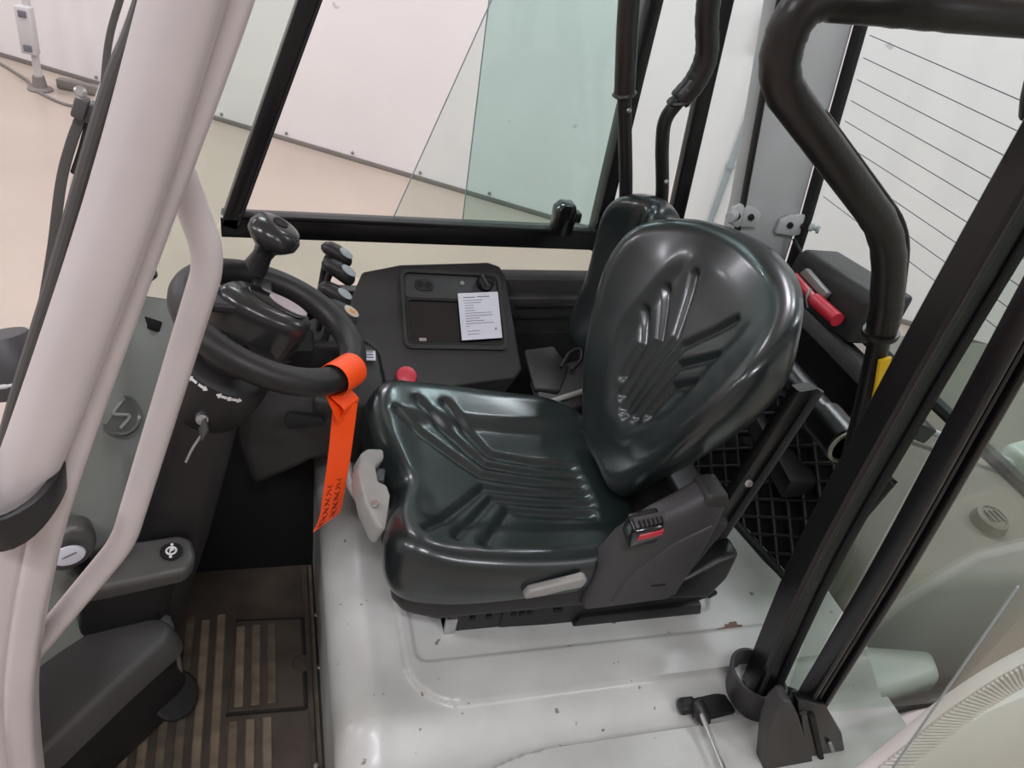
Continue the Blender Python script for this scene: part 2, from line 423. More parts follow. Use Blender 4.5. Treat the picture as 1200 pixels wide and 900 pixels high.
Ec = Vector((-.238, 1.139, .220)); En = Vector((.62, -.62, .62)).normalized()
lathe_b = lathe([(.036, -.004), (.038, .003), (.034, .007), (.03, .004), (0, .004)], Ec, En, 28)
em = fin('emblem', lathe_b, M_embl, cw_, 'round glossy embossed emblem')
ex, ey, ez = frame(En)
em2 = fin('emblem_mark', tube([Ec+ex*(-.012)+ey*(-.02)+ez*.005, Ec+ex*.012+ey*(-.008)+ez*.006, Ec+ex*(-.01)+ey*.008+ez*.006, Ec+ex*.012+ey*.02+ez*.005], .003, 8), M_plasg, cw_)
fin('vent_notch', slab([(-.20, 1.265, .342), (-.175, 1.275, .325), (-.18, 1.262, .312), (-.205, 1.255, .325)], (-.003, -.006, .006), .001), M_void, cw_)
fin('dash_cap', cyl((-.235, 1.33, .36), (-.19, 1.31, .41), .014, 16, .004), M_plasd, FB)
fin('dash_stalk', cyl((-.262, 1.34, .32), (-.235, 1.33, .36), .010, 12, .002), M_plasd, FB)

# near front pillar: round tube, flange and handrail
path = cat([(-.005, .6, 1.17), (-.052, .6, 1.019), (-.106, .6, .86), (-.188, .6, .648), (-.232, .6, .545)], 8)
fin('pillar_tube', sweep(path, rrect(.075, .050, .021, 6)), M_paint, FB, 'rounded light grey front roof pillar')
path = cat([(.022, .615, 1.17), (-.024, .615, 1.02), (-.106, .615, .795), (-.197, .615, .535), (-.257, .615, .31), (-.285, .615, .14), (-.305, .615, -.1), (-.315, .615, -.42)], 8)
fin('pillar_flange', sweep(path, rrect(.05, .030, .010, 4)), M_paint, FB)
path = cat([(-.225, .63, .53), (-.29, .63, .3), (-.325, .63, .12), (-.345, .63, -.1), (-.355, .63, -.42)], 8)
fin('pillar_foot', sweep(path, rrect(.05, .075, .012, 4)), M_paint, FB)
fin('pillar_seal', tube([(-.02, .72, 1.2), (-.094, .72, .988), (-.127, .72, .911), (-.193, .72, .727), (-.262, .72, .54), (-.32, .72, .35)], .0062, 10), M_step, FB)
fin('hand_rail', sweep(fil([(-.074, .64, .893), (-.071, .66, .882), (-.046, .66, .792), (-.152, .66, .425), (-.31, .655, .18)], .026, 7), circ(.0138, 18)), M_paint, FB, 'light grey bent tube grab handle beside the pillar')
# hinge clamp on the pillar
b = bmesh.new()
path = [Vector((-.212+.034*math.cos(a), .588+.046*math.sin(a), .578+.02*math.cos(a))) for a in np.linspace(math.radians(-175), math.radians(35), 18)]
sweep(path, rrect(.036, .008, .003, 2), ref=(0.1, 0, 1), bm=b)
rbox((-.262, .575, .60), (.06, .05, .04), (0, -15, 0), .006, bm=b)
fin('pillar_clamp', b, M_plasd, FB, 'dark hinge clamp around the pillar foot')

# rear far pillar, window brackets, quarter bar
fin('rear_pillar', slab([(.90, 1.45, 1.22), (1.095, 1.45, 1.22), (1.128, 1.45, 1.01), (1.204, 1.45, .56), (1.25, 1.45, .2), (1.09, 1.45, .2), (1.044, 1.45, .553), (.949, 1.45, .988)], (0, .07, 0), .01, 3), M_gpaint, FB, 'grey rear roof pillar')
path = [Vector(p) for p in [(1.105, 1.44, 1.22), (1.135, 1.44, 1.01), (1.212, 1.44, .56), (1.255, 1.44, .25)]]
fin('pillar_seal', sweep(path, rrect(.03, .016, .004, 2)), M_rub, FB)
path = [Vector(p) for p in [(.893, 1.445, 1.22), (.944, 1.445, .988), (1.039, 1.445, .553), (1.08, 1.445, .25)]]
fin('pillar_seal', sweep(path, rrect(.02, .007, .002, 2)), M_rub, FB)
path = [Vector(p) for p in [(.87, 1.54, 1.15), (.88, 1.54, .957), (.932, 1.54, .504), (.955, 1.54, .3)]]
fin('quarter_bar', sweep(path, rrect(.03, .036, .006, 3)), M_alu, FB, 'black upright bar of the rear quarter window')
for (x, z, f) in ((1.035, .545, 1), (1.197, .533, -1)):
    br = fin('hinge_bracket', slab([(x-.03*f, 1.435, z+.018), (x-.012*f, 1.435, z+.03), (x+.03*f, 1.435, z+.026), (x+.052*f, 1.435, z+.012), (x+.052*f, 1.435, z-.022), (x+.0*f, 1.435, z-.026), (x-.026*f, 1.435, z-.016)], (0, .012, 0), .004), M_gpaint, FB, 'grey hinge bracket with two screws')
    for dx in (-.012, .025): fin('screw', lathe([(.008, 0), (.007, .006), (0, .008)], (x+dx*f, 1.435, z+.003), (0, -1, 0), 12), M_plasd, br)
    fin('roller', lathe([(.005, 0), (.012, .002), (.012, .010), (.007, .012), (.007, .018), (.011, .020), (.011, .026), (0, .026)], (x+.022 if f < 0 else x-.025, 1.428, z+.008), (-f*.6 if f < 0 else -.6, -.5, 0), 18), M_gpaint, br)
fin('hinge_stay', tube([(1.195, 1.43, .505), (1.215, 1.40, .47), (1.2, 1.37, .44)], .005, 8), M_rub, FB)
# roof frame joining the pillars
for nm, a, b2 in (('roof_rail', (.0, .60, 1.24), (1.12, .60, 1.26)), ('roof_rail', (.0, 1.49, 1.24), (1.12, 1.49, 1.26)), ('roof_cross_rail', (.0, .58, 1.24), (.0, 1.51, 1.24)), ('roof_cross_rail', (1.10, .58, 1.26), (1.10, 1.51, 1.26))):
    fin(nm, sweep([Vector(a), Vector(b2)], rrect(.06, .06, .012, 3), ref=(0, 0, 1)), M_paint, FB)
fin('far_front_pillar', sweep(cat([(.0, 1.52, 1.24), (-.12, 1.52, .95), (-.34, 1.52, .4), (-.42, 1.52, -.3)], 8), rrect(.05, .05, .015, 4)), M_paint, FB)
# rear cross beam, dark rear wall, net
fin('rear_cross_beam', rbox((1.165, 1.1, .40), (.05, .52, .035), (0, 20, 0), .004), M_plasm, FB, 'grey cross beam under the rear window')
fin('rear_wall', rbox((1.215, 1.2, .16), (.02, .60, .50), (0, -4, 0), .004), M_void, FB)
fin('rear_tray', slab([(1.02, .93, .20), (1.17, .93, .20), (1.17, 1.33, .24), (1.05, 1.33, .24)], (0, 0, -.05), .008), M_plasd, FB)
nt_ = empty('safety_net', (1.03, 1.0, 0), 'black diamond mesh net standing behind the seat on the hood', 'net')
n0, n1 = Vector((1.045, .80, .01)), Vector((.965, 1.18, .01)); nu = (n1-n0); nw = Vector((.10, .03, .28))
def npt(a, b_): return n0+nu*a+nw*b_
for a, b2 in ((0, 1),):
    fin('frame_bar', tube([npt(0, 0), npt(1, 0)], .010, 8, smooth=False, ref=(0, 0, 1)), M_rub, nt_)
    fin('frame_bar', tube([npt(0, 1), npt(1, 1)], .008, 8, smooth=False, ref=(0, 0, 1)), M_rub, nt_)
    fin('frame_bar', tube([npt(0, 0), npt(0, 1)], .008, 8, smooth=False), M_rub, nt_)
    fin('frame_bar', tube([npt(1, 0), npt(1, 1)], .008, 8, smooth=False), M_rub, nt_)
for sg in (1, -1):
    for k in range(-6, 9):
        st = k/7.0; a0, a1 = (st, st+.85)
        lo, hi = max(0, a0), min(1, a1)
        if hi-lo < .08: continue
        f = lambda a: (a-a0)/(a1-a0)
        A_ = lambda a: npt(a if sg > 0 else 1-a, f(a))
        fin('net_strand', tube([A_(lo), A_(hi)], .0042, 6, smooth=False, ref=(0, 0, 1)), M_rub, nt_)
fin('backing', thick(grid([[npt(a, b2)+Vector((.016, .0, 0)) for b2 in (0, 1)] for a in (0, 1)]), .004), M_plasd, nt_)

# counterweight seen through the door glass
cwb = fin('counterweight', slab([(1.12, .69, -.85), (2.3, .55, -.85), (2.3, .55, .0), (2.3, .62, .1), (1.46, .72, .1), (1.2, .76, .06), (1.12, .76, .0)], (.08, 1.0, 0), .03, 4), M_cw, FB, 'olive grey counterweight behind the cab')
fc = fin('filler_cap', lathe([(.038, 0), (.04, .012), (.036, .03), (.029, .034), (.027, .03), (0, .03)], (1.56, .87, .095), (.0, -.1, 1), 28), M_cw, FB, 'round ribbed filler cap')
for k in (-1, 0, 1): fin('cap_grip', rbox((1.56+.014*k, .867, .129), (.005, .036, .006), bw=.002), M_cw, fc)
fin('rear_lamp_block', rbox((1.83, 1.0, .13), (.10, .16, .07), (0, 0, 12), .015, 3), M_mint, FB)
fin('body_edge_rail', tube([(1.35, 1.32, .15), (1.75, 1.05, .13), (2.1, .8, .11)], .009, 8), M_gpaint, FB)
fin('hood_side_block', slab([(1.02, .585, -.06), (1.20, .60, -.06), (1.325, .615, -.06), (1.35, .68, -.06), (1.15, .72, -.06), (1.02, .66, -.06)], (0, 0, -.10), .022, 4), M_mint, FB, 'light grey moulded block at the hood edge, coloured as seen through green glass')
fin('sill_seal', tube([(.95, .56, -.09), (1.1, .57, -.09), (1.32, .60, -.09)], .010, 8), M_rub, FB)
fin('side_panel', slab([(.80, .50, -.42), (1.6, .50, -.42), (1.6, .52, -.09), (.95, .52, -.10), (.80, .50, -.16)], (0, .06, 0), .01, 3), M_pink, FB, 'pale outer side panel below the door')
fin('chassis', rbox((.55, 1.0, -.68), (1.9, .95, .46), bw=.03, seg=3), M_plasd, FB)
for (x, y) in ((-.05, .62), (-.05, 1.38), (1.5, .66), (1.5, 1.34)):
    w_ = fin('wheel', lathe([(.10, -.09), (.2, -.09), (.29, -.075), (.30, -.04), (.30, .04), (.29, .075), (.2, .09), (.1, .09)], (x, y, GZ+.30), (0, 1, 0), 32), M_rub, FB)

# ------------------------------------------------------------------ far side window
YW = 1.55
SW = empty('side_window', (.35, YW, .38), 'black framed sliding side window standing half open on the far side of the cab', 'window')
def wpt(x, z, dy=0): return Vector((x, YW+dy, z))
Lb, Lt, Rb, Rt = (-.088, .375), (.06, .85), (.765, .394), (.745, .94)
def ext(a, b_, z): t = (z-a[1])/(b_[1]-a[1]); return (a[0]+(b_[0]-a[0])*t, z)
Lx, Rx = ext(Lb, Lt, 1.12), ext(Rb, Rt, 1.16)
def bar(name, p, q, wd, dp, mat, parent, dy=0, bw=.004):
    path = [wpt(*p, dy), wpt(*q, dy)]
    return fin(name, sweep(path, rrect(dp, wd, bw, 2), ref=(0, 1, 0)), mat, parent)
def off(p, dx, dz): return (p[0]+dx, p[1]+dz)
bar('frame_front', off(Lb, .0195, .022), off(Lx, .017, 0), .036, .05, M_alu, SW)
bar('frame_bottom', (-.085, .395), (.765, .417), .044, .05, M_alu, SW)
bar('frame_rear', off(Rb, -.015, 0), off(Rx, -.015, 0), .03, .05, M_alu, SW)
bar('frame_top', Lx, Rx, .04, .05, M_alu, SW)
bar('track_lip', (-.05, .425), (.74, .443), .008, .02, M_rub, SW, -.02, .002)
bar('frame_groove', off(Lb, .037, .03), off(Lx, .037, 0), .006, .03, M_rub, SW, -.015, .002)
def pane(name, pts, dy, mat, parent, t=.005): return fin(name, slab([wpt(x, z, dy) for x, z in pts], (0, t, 0), 0), mat, parent)
pane('front_sliding_pane', [(.264, .43), (.737, .44), (.70, 1.13), (.48, 1.13)], -.006, G_sl, SW)
pane('rear_sliding_pane', [(.423, .43), (.737, .44), (.70, 1.13), (.395, 1.13)], .008, G_sl2, SW)
fin('pane_edge', tube([wpt(.264, .43, -.004), wpt(.48, 1.13, -.004)], .0014, 6, smooth=False), M_gbox, SW)
fin('pane_edge', tube([wpt(.423, .43, .010), wpt(.395, 1.13, .010)], .0014, 6, smooth=False), M_gbox, SW)
lt = fin('latch', slab([wpt(.622, .435, -.05), wpt(.618, .498, -.05), wpt(.632, .512, -.05), wpt(.662, .512, -.05), wpt(.668, .47, -.05), wpt(.664, .435, -.05)], (0, .04, 0), .005), M_gloss, SW, 'black sliding pane latch')
fin('latch_knob', rbox(wpt(.668, .485, -.04), (.02, .03, .024), bw=.005), M_gloss, lt)
# fixed glass around it: in front, below, behind
fw = empty('fixed_side_glass', (.3, YW+.02, .3), 'tinted fixed glass around the sliding window frame', 'glass')
pane('front_pane', [(-.23, .377), (-.095, .377), (.04, .80), (.13, 1.12), (-.05, 1.12)], .01, G_fix, fw)
pane('lower_pane', [(-.25, -.1), (.12, -.1), (.12, .27), (.78, .29), (.77, .395), (-.085, .374), (-.25, .374)], .012, G_fix, fw)
pane('rear_pane', [(.78, .30), (.925, .30), (.87, 1.14), (.735, 1.14)], .01, G_rear, fw)
pane('quarter_pane', [(.95, .30), (1.25, .30), (1.17, .6), (1.08, 1.0), (1.03, 1.2), (.88, 1.2)], .01, G_rear, fw)

# ------------------------------------------------------------------ rear window with heating wires
RW = empty('rear_window', (1.2, 1.05, .5), 'heated rear window with thin horizontal wires behind the seat', 'window')
def rpt(y, z): return Vector((1.215-.178*(z-.55), y, z))
fin('pane', slab([rpt(.62, .42), rpt(1.44, .42), rpt(1.44, 1.2), rpt(.62, 1.2)], (.005, 0, 0), 0), G_rear, RW)
wm = None
for k in range(9):
    z = .625+.042*k
    fin('heating_wire', tube([rpt(1.40-.012*0, z)-Vector((.002, 0, 0)), rpt(.66, z)-Vector((.002, 0, 0))], .0009, 6, smooth=False, ref=(0, 0, 1)), M_ink, RW)
fin('frame_bottom', tube([rpt(.6, .42), rpt(1.44, .42)], .014, 8, smooth=False, ref=(0, 0, 1)), M_rub, RW)
fin('frame_top', tube([rpt(.6, 1.2), rpt(1.44, 1.2)], .014, 8, smooth=False, ref=(0, 0, 1)), M_rub, RW)
fin('frame_side', tube([rpt(.61, .42), rpt(.61, 1.2)], .014, 8, smooth=False), M_rub, RW)

# wiper motor cover with emergency hammer
MB = empty('motor_cover', (1.2, 1.1, .33), 'dark box cover below the rear window behind the seat', 'cover')
fin('cover_body', slab([(1.16, 1.10, .425), (1.16, 1.10, .525), (1.175, 1.10, .545), (1.27, 1.10, .545), (1.27, 1.10, .425)], (0, .26, -.03), .010, 3), M_plas, MB)
HM = empty('emergency_hammer', (1.14, 1.25, .47), 'red and silver emergency hammer clipped on the dark rear cover', 'hammer')
fin('holder', slab([(1.143, 1.305, .478), (1.143, 1.295, .498), (1.143, 1.20, .490), (1.143, 1.205, .472)], (.016, 0, 0), .004), M_lever, HM)
h0, h1, h2 = Vector((1.135, 1.305, .470)), Vector((1.135, 1.215, .464)), Vector((1.135, 1.13, .466))
fin('head', tube([h0, h0*.5+h1*.5, h1], .010, 10, smooth=False, ref=(0, 0, 1)), M_red, HM)
fin('handle', tube([h1, h1*.8+h2*.2, h1*.2+h2*.8, h2], .0155, 12, ref=(0, 0, 1), scale=None), M_red, HM)
fin('clip_wire', tube([h1+Vector((-.012, .012, .02)), h1+Vector((-.018, .006, 0)), h1+Vector((-.008, .0, -.02))], .003, 6), M_met, HM)

# ------------------------------------------------------------------ driver seat
DS = empty('driver_seat', (.5, .97, 0), 'shiny black vinyl driver seat with ribbed cushion and backrest on the hood', 'seat')
def gro(px, py, lines):
    """groove depth at arrays px,py from polylines [(pts, width, depth)]"""
    h = np.zeros_like(px)
    for pts, wd, dp in lines:
        dmin = np.full_like(px, 9.0); tmin = np.zeros_like(px)
        for (x0, y0), (x1, y1) in zip(pts, pts[1:]):
            dx, dy = x1-x0, y1-y0; L2 = dx*dx+dy*dy
            t = np.clip(((px-x0)*dx+(py-y0)*dy)/L2, 0, 1)
            d = np.hypot(px-x0-t*dx, py-y0-t*dy); dmin = np.minimum(dmin, d)
        h -= dp*np.exp(-(dmin/wd)**2)
    return h
def cushion(outline, cen, topf, edge, depth, toworld, nr=72, sub=18, dome=1.0, side=((1.006, .25), (1.008, .55), (1.0, .85), (.985, 1.0))):
    """closed cushion: polar top surface that rolls over at the outline, straight side, flat bottom"""
    out = np.array([(p.x, p.y) for p in cat([(a, b_, 0) for a, b_ in outline], sub, True)])
    cen = np.array(cen); n = len(out)
    rs = np.concatenate([np.linspace(0, .8, int(nr*.72))[1:], np.linspace(.8, 1, int(nr*.28)+1)[1:]])
    b = bmesh.new(); rings = []
    dirv = out-cen; ln = np.hypot(*dirv.T)
    for r in rs:
        p = cen+dirv*r
        e = np.clip((1-r)*ln/edge, 0, 1)             # 0 at rim .. 1 inside
        roll = edge*(1-np.sqrt(np.clip(1-(1-e)**2, 0, 1)))
        h = topf(p[:, 0], p[:, 1])-roll*dome
        rings.append([b.verts.new(toworld(x, y, z)) for (x, y), z in zip(p, h)])
    hb = topf(out[:, 0], out[:, 1])-edge*dome
    for k, (gx, dz) in enumerate(side):
        p = cen+dirv*gx
        rings.append([b.verts.new(toworld(x, y, z)) for (x, y), z in zip(p, hb*(1-dz)+depth*dz)])
    z0 = float(topf(np.array([cen[0]]), np.array([cen[1]]))[0])
    c0 = b.verts.new(toworld(cen[0], cen[1], z0))
    for j in range(n): b.faces.new((c0, rings[0][j], rings[0][(j+1) % n]))
    for A_, B_ in zip(rings, rings[1:]):
        for j in range(n): b.faces.new((A_[j], B_[j], B_[(j+1) % n], A_[(j+1) % n]))
    b.faces.new(rings[-1])
    return b
# seat cushion, plan coordinates x (rear +), y; height above hood
CL = []
for pts in ([(.236, 1.112), (.372, .972), (.565, .950)], [(.28, 1.148), (.388, 1.0), (.565, .975)], [(.337, 1.15), (.402, 1.028), (.562, 1.0)],
            [(.245, .815), (.372, .938), (.565, .925)], [(.292, .803), (.382, .912), (.565, .90)], [(.338, .787), (.406, .884), (.555, .872)]):
    CL.append((pts, .009, .0075))
def ctop(x, y):
    c = .972; v = (y-c)/.22
    z = .235+.022*np.abs(v)**2.4                       # side bolsters
    z = z-.030*sst(x, .22, .52)+.02*sst(x, .46, .60)*0  # slopes back
    z = z+.016*np.exp(-((x-.215)/.05)**2)*(.35+.65*np.abs(v))
    z = z-.030*np.exp(-((x-.17)/.05)**2)*np.exp(-((y-.955)/.055)**2)
    z = z+gro(x, y, CL)
    z = z-.010*sst(-(np.abs(v)-.62), -.10, .10)*sst(x, .22, .28)   # sunk centre panel
    return z
co_ = [(.178, 1.12), (.205, .985), (.212, .93), (.185, .84), (.198, .772), (.27, .745), (.40, .742), (.56, .755), (.645, .80), (.665, .90), (.665, 1.04), (.65, 1.14), (.575, 1.20), (.44, 1.218), (.28, 1.214), (.205, 1.187)]
fin('cushion', cushion(co_, (.40, .975), ctop, .042, .142, lambda x, y, z: (x, y, z)), M_vinyl, DS, 'shiny black vinyl seat cushion with chevron ribs', 60)
# backrest in its own tilted plane
BO = Vector((.602, .982, .209)); TA = .37
bt = Vector((math.sin(TA), 0, math.cos(TA))); bn = Vector((-math.cos(TA), 0, math.sin(TA)))
def bworld(a, b_, z): return BO+Vector((0, a, 0))+bt*b_+bn*z
BL = []
for sg in (1, -1):
    BL += [([(.008*sg, .135), (.014*sg, .30), (.075*sg, .40)], .0075, .0085),
           ([(.032*sg, .15), (.04*sg, .275), (.105*sg, .345)], .0075, .010),
           ([(.058*sg, .175), (.066*sg, .245), (.11*sg, .29)], .0075, .010)]
def btop(a, b_):
    v = np.abs(a)/.23
    z = .030+.074*np.clip(v, 0, 1.1)**2.3
    z = z-.020*sst(b_, .36, .56)-.016*sst(-b_, -.14, 0)
    z = z+.012*np.exp(-((b_-.26)/.16)**2)
    z = z+gro(a, b_, BL)
    # sunk lumbar field between the bolsters
    wid = .115-.06*sst(-b_, -.26, -.10)
    z = z-.010*sst(wid-np.abs(a), -.018, .018)*sst(b_, .085, .15)*sst(-b_, -.44, -.36)
    return z
bo_ = [(0, .0), (.075, .008), (.126, .058), (.182, .15), (.220, .25), (.238, .335), (.226, .408), (.168, .468), (.086, .500), (0, .509)]
bo_ = bo_+[(-a, b_) for a, b_ in bo_[-2:0:-1]]
fin('backrest', cushion(bo_, (0, .29), btop, .038, -.012, bworld, side=((.992, .2), (.965, .5), (.92, .8), (.86, 1.0))), M_vinyl, DS, 'shiny black vinyl backrest with ribbed lumbar field', 60)
fin('backrest_shell', cushion([(a*.68, .06+b_*.76) for a, b_ in bo_], (0, .27), lambda a, b_: 0*a-.005, .03, -.05, bworld, nr=12, sub=6), M_plasd, DS)
# padded wing beyond the backrest
def wing():
    rows_ = []
    for t in np.linspace(0, 1, 15):
        rr = []
        z = .27+.36*t
        for s_ in np.linspace(0, 1, 15):
            y = 1.235+.16*s_
            x = .675+.10*t-.085*math.sin(math.pi*min(1, s_*1.0))*(.5+.5*t)*(1-.2*t)+.20*(s_-.5)**2*0
            sh = 1-.34*max(0, (t-.72)/.28)**2
            yy = 1.315+(y-1.315)*sh
            rr.append((x+.10*(s_-.5), yy, z+.03*math.sin(math.pi*s_)*t))
        rows_.append(rr)
    return thick(grid(rows_), .03)
def wing2():
    wo = [(-.085, .0), (-.095, .15), (-.085, .29), (-.055, .345), (0, .362), (.055, .345), (.080, .28), (.062, .15), (.030, .0)]
    yaw = math.radians(-22)
    e1 = Vector((math.sin(yaw), math.cos(yaw), 0)); up = Vector((.20, -.02, .98)).normalized(); nn = e1.cross(up)
    if nn.x > 0: nn = -nn
    o = Vector((.665, 1.31, .27))
    f = lambda a, b_: .02+.03*(np.abs(a)/.09)**2+.018*np.exp(-((b_-.34)/.06)**2)-.012*np.exp(-((a+.01)/.018)**2)*sst(b_, .16, .26)
    return cushion(wo, (0, .17), f, .03, -.03, lambda a, b_, z: o+e1*a+up*b_+nn*z, nr=30, sub=8)
fin('wing_pad', wing2(), M_vinyl, DS, 'padded grey-black vinyl side wing behind the backrest', 60)
fin('recliner_frame', rbox((.715, .975, .20), (.09, .40, .15), (0, 14, 0), .012, 3), M_plasd, DS)
# pan, suspension base, side cover
pan = [(.20, .80), (.215, .77), (.27, .752), (.56, .752), (.68, .765), (.74, .79), (.75, 1.15), (.60, 1.19), (.27, 1.195), (.205, 1.16), (.195, 1.0)]
fin('seat_pan', slab([(x, y, .088) for x, y in pan], (0, 0, .068), .02, 3), M_plasd, DS, 'dark plastic seat pan')
bs = fin('suspension_base', slab([(.30, .79, .006), (.40, .79, .006), (.40, .785, .012), (.56, .785, .012), (.56, .785, .006), (.79, .785, .006), (.80, .82, .006), (.80, 1.14, .006), (.30, 1.14, .006)], (0, 0, .09), .003), M_plasd, DS)
for x in (.345, .375, .42, .435, .45, .50, .508): fin('slot', rbox((x, .7845, .048), (.009, .006, .008), bw=.001), M_void, bs)
fin('slide_rail', slab([(.54, .775, .004), (.81, .775, .004), (.80, .775, .035), (.55, .775, .03)], (0, .03, 0), .003), M_blk, DS)
fin('front_bracket', rbox((.31, .80, .025), (.02, .03, .045), bw=.002), M_met, DS)
sc = fin('side_cover', slab([(.520, .735, .15), (.530, .735, .215), (.55, .735, .265), (.595, .735, .315), (.635, .735, .345), (.665, .735, .372), (.70, .735, .374), (.715, .735, .345), (.715, .735, .27), (.70, .735, .20), (.69, .735, .11), (.52, .735, .10)], (0, .05, 0), .016, 4), M_plasm, DS, 'grey plastic side cover with the belt buckle')
fin('cover_cap', slab([(.662, .733, .352), (.664, .733, .376), (.70, .733, .378), (.716, .733, .35), (.70, .733, .345)], (0, .054, 0), .008, 3), M_plas, sc)
fin('cover_slot', rbox((.645, .734, .165), (.028, .006, .005), bw=.001), M_void, sc)
fin('cover_step', slab([(.565, .732, .125), (.585, .732, .20), (.64, .732, .27), (.70, .732, .31), (.705, .732, .26), (.69, .732, .13)], (0, .01, 0), .006, 3), M_plasm, sc)
# buckle
bx_ = Vector((.93, 0, .16)).normalized(); 
bk = fin('belt_buckle', rbox((.560, .722, .325), (.050, .036, .062), (18, -14, 0), .006, 3), M_gloss, DS, 'black belt buckle with red release button')
fin('release_button', rbox((.562, .7045, .333), (.042, .012, .022), (18, -14, 0), .004), M_red, bk)
fin('buckle_lip', rbox((.559, .712, .353), (.05, .018, .006), (18, -14, 0), .002), M_plasm, bk)
for k in range(6): fin('lip_rib', rbox((.541+.007*k, .706, .352+.0012*k), (.003, .012, .008), (18, -14, 0), .001), M_void, bk)
# levers
fin('recline_lever', slab([(.398, .742, .172), (.405, .742, .185), (.45, .742, .196), (.495, .742, .208), (.503, .742, .20), (.497, .742, .182), (.47, .742, .178), (.43, .742, .168), (.402, .742, .164)], (0, -.016, 0), .005, 3), M_lever, DS, 'pale grey recline lever')
wl = slab([(a, b_+.022, c+.034) for a, b_, c in [(.168, .968, .232), (.155, .955, .232), (.150, .92, .222), (.158, .87, .20), (.175, .83, .18), (.188, .826, .18), (.194, .85, .19), (.20, .88, .205), (.196, .90, .21), (.182, .905, .214), (.180, .935, .222), (.196, .948, .226), (.196, .968, .23)]], (-.012, 0, -.034), .006, 3)
fin('weight_handle', wl, M_lever, DS, 'pale grey weight adjustment handle at the seat front')
fin('handle_pin', lathe([(.006, 0), (.006, .004), (0, .005)], (.172, .884, .236), (-.3, -.2, .93), 12), M_met, DS)
fin('handle_insert', rbox((.186, .945, .24), (.016, .03, .012), (0, 0, -10), .003), M_plasm, DS)
fin('handle_rod', tube([(.135, 1.03, .25), (.132, 1.0, .235), (.142, .96, .21), (.165, .92, .19)], .009, 10), M_lever, DS)
# rear support: cross tube, strut
ct = fin('cross_tube', cyl((.985, 1.25, .395), (.985, .88, .39), .031, 28), M_alu, DS, 'black cross tube behind the backrest')
sl = fin('tube_sleeve', lathe([(.031, 0), (.038, .003), (.038, .075), (.034, .078), (.030, .076), (.030, .03), (0, .03)], (.985, .905, .39), (0, -1, 0), 28), M_alu, DS)
fin('sleeve_rim', lathe([(.0365, 0), (.0365, .004), (.030, .004), (.030, 0)], (.985, .826, .39), (0, -1, 0), 28), pm('raw_plastic_rim', rgb(176, 172, 156), .5), sl, 'pale rim of the open tube end')
fin('rim_screw', lathe([(.006, 0), (.005, .004), (0, .005)], (.985, .824, .356), (0, -1, 0), 10), M_met, sl)
st_ = fin('rear_strut', sweep([Vector((.788, .845, .03)), Vector((.862, .855, .50))], rrect(.02, .06, .004, 2), ref=(.3, -.8, 0)), M_blk, DS, 'flat black strut holding the backrest frame')
fin('strut_screw', lathe([(.008, 0), (.007, .006), (0, .008)], (.825, .835, .30), (-.4, -.8, .3), 12), M_met, st_)
fin('strut_edge', sweep([Vector((.830, .838, .13)), Vector((.888, .846, .50))], rrect(.012, .008, .002, 2), ref=(.4, -.8, 0)), M_plasm, st_)
fin('strut_knuckle', slab([(.69, .765, .075), (.80, .765, .06), (.835, .78, .10), (.845, .79, .16), (.80, .785, .15), (.75, .775, .12), (.70, .765, .105)], (0, .05, 0), .012, 3), M_blk, DS)
fin('seat_cable', tube([(.80, .80, .02), (.84, .80, .035), (.842, .81, .012)], .005, 8), M_rub, DS)

# ------------------------------------------------------------------ restraint bows
def bow(label, y, pathp, padded, pad_r, bar_r, sock):
    R_ = empty('restraint_bow', (pathp[0][0], y, pathp[0][2]), label, 'bar', 'side restraint bows of the driver seat')
    fin('bar', sweep(pathp, circ(bar_r, 16)), M_blk, R_)
    p = padded
    sc_ = []
    for i in range(len(p)):
        e = 1+.028*math.sin(i*2.3)
        if i in (0, len(p)-1): e *= .9
        sc_.append(e)
    fin('padding', sweep(p, circ(pad_r, 18), scale=sc_), M_pad, R_, 'black leatherette padding sleeve')
    return R_
N1 = fil([(.995, .80, .32), (.955, .80, .47), (.885, .80, .675), (.82, .80, .805), (.547, .80, .985), (.545, .80, 1.068), (.70, .80, 1.078), (1.02, .80, 1.10)], .06, 6)
NP = fil([(.895, .80, .645), (.880, .80, .69), (.82, .80, .805), (.547, .80, .985), (.545, .80, 1.068), (.70, .80, 1.078), (1.02, .80, 1.10)], .06, 8)
nb = bow('thick black padded restraint bow bent beside the near side of the backrest', .80, N1, NP, .0235, .0165, True)
fin('padding_seam', sweep(fil([(.913, .795, .655), (.904, .795, .688), (.842, .795, .818), (.72, .795, .897), (.63, .795, .955)], .05, 6), circ(.0035, 8)), M_pad, nb)
fin('padding_hem', lathe([(.0265, 0), (.0275, .004), (.0265, .008)], (.893, .80, .65), (.03, 0, -.1), 18), M_pad, nb)
fin('warning_sticker', sweep([Vector((.906, .779, .612)), Vector((.925, .779, .565)), Vector((.938, .779, .53))], rrect(.006, .022, .002, 1)), M_yel, nb, 'yellow sticker')
fin('bow_drop', tube([(.915, .80, 1.085), (.92, .80, 1.05), (.935, .80, 1.01), (.95, .80, .985)], .02, 14), M_pad, nb)
YF = 1.36
def fy(l): return [(x, YF, z) for x, z in l]
F1 = fy([(.80, .40), (.785, .58), (.745, .71), (.735, .762), (.75, .80), (.772, .84), (.777, .89), (.752, .96), (.735, 1.06), (.70, 1.12), (.64, 1.12), (.585, 1.05), (.60, .95), (.636, .80), (.702, .588), (.73, .42)])
fb = bow('thin black restraint bow with padded sleeves on the far side of the seat', YF, cat(F1, 8), cat(F1[4:9], 8), .0215, .0135, False)
fin('padding', tube(F1[11:14], .0195, 16, 8), M_pad, fb)
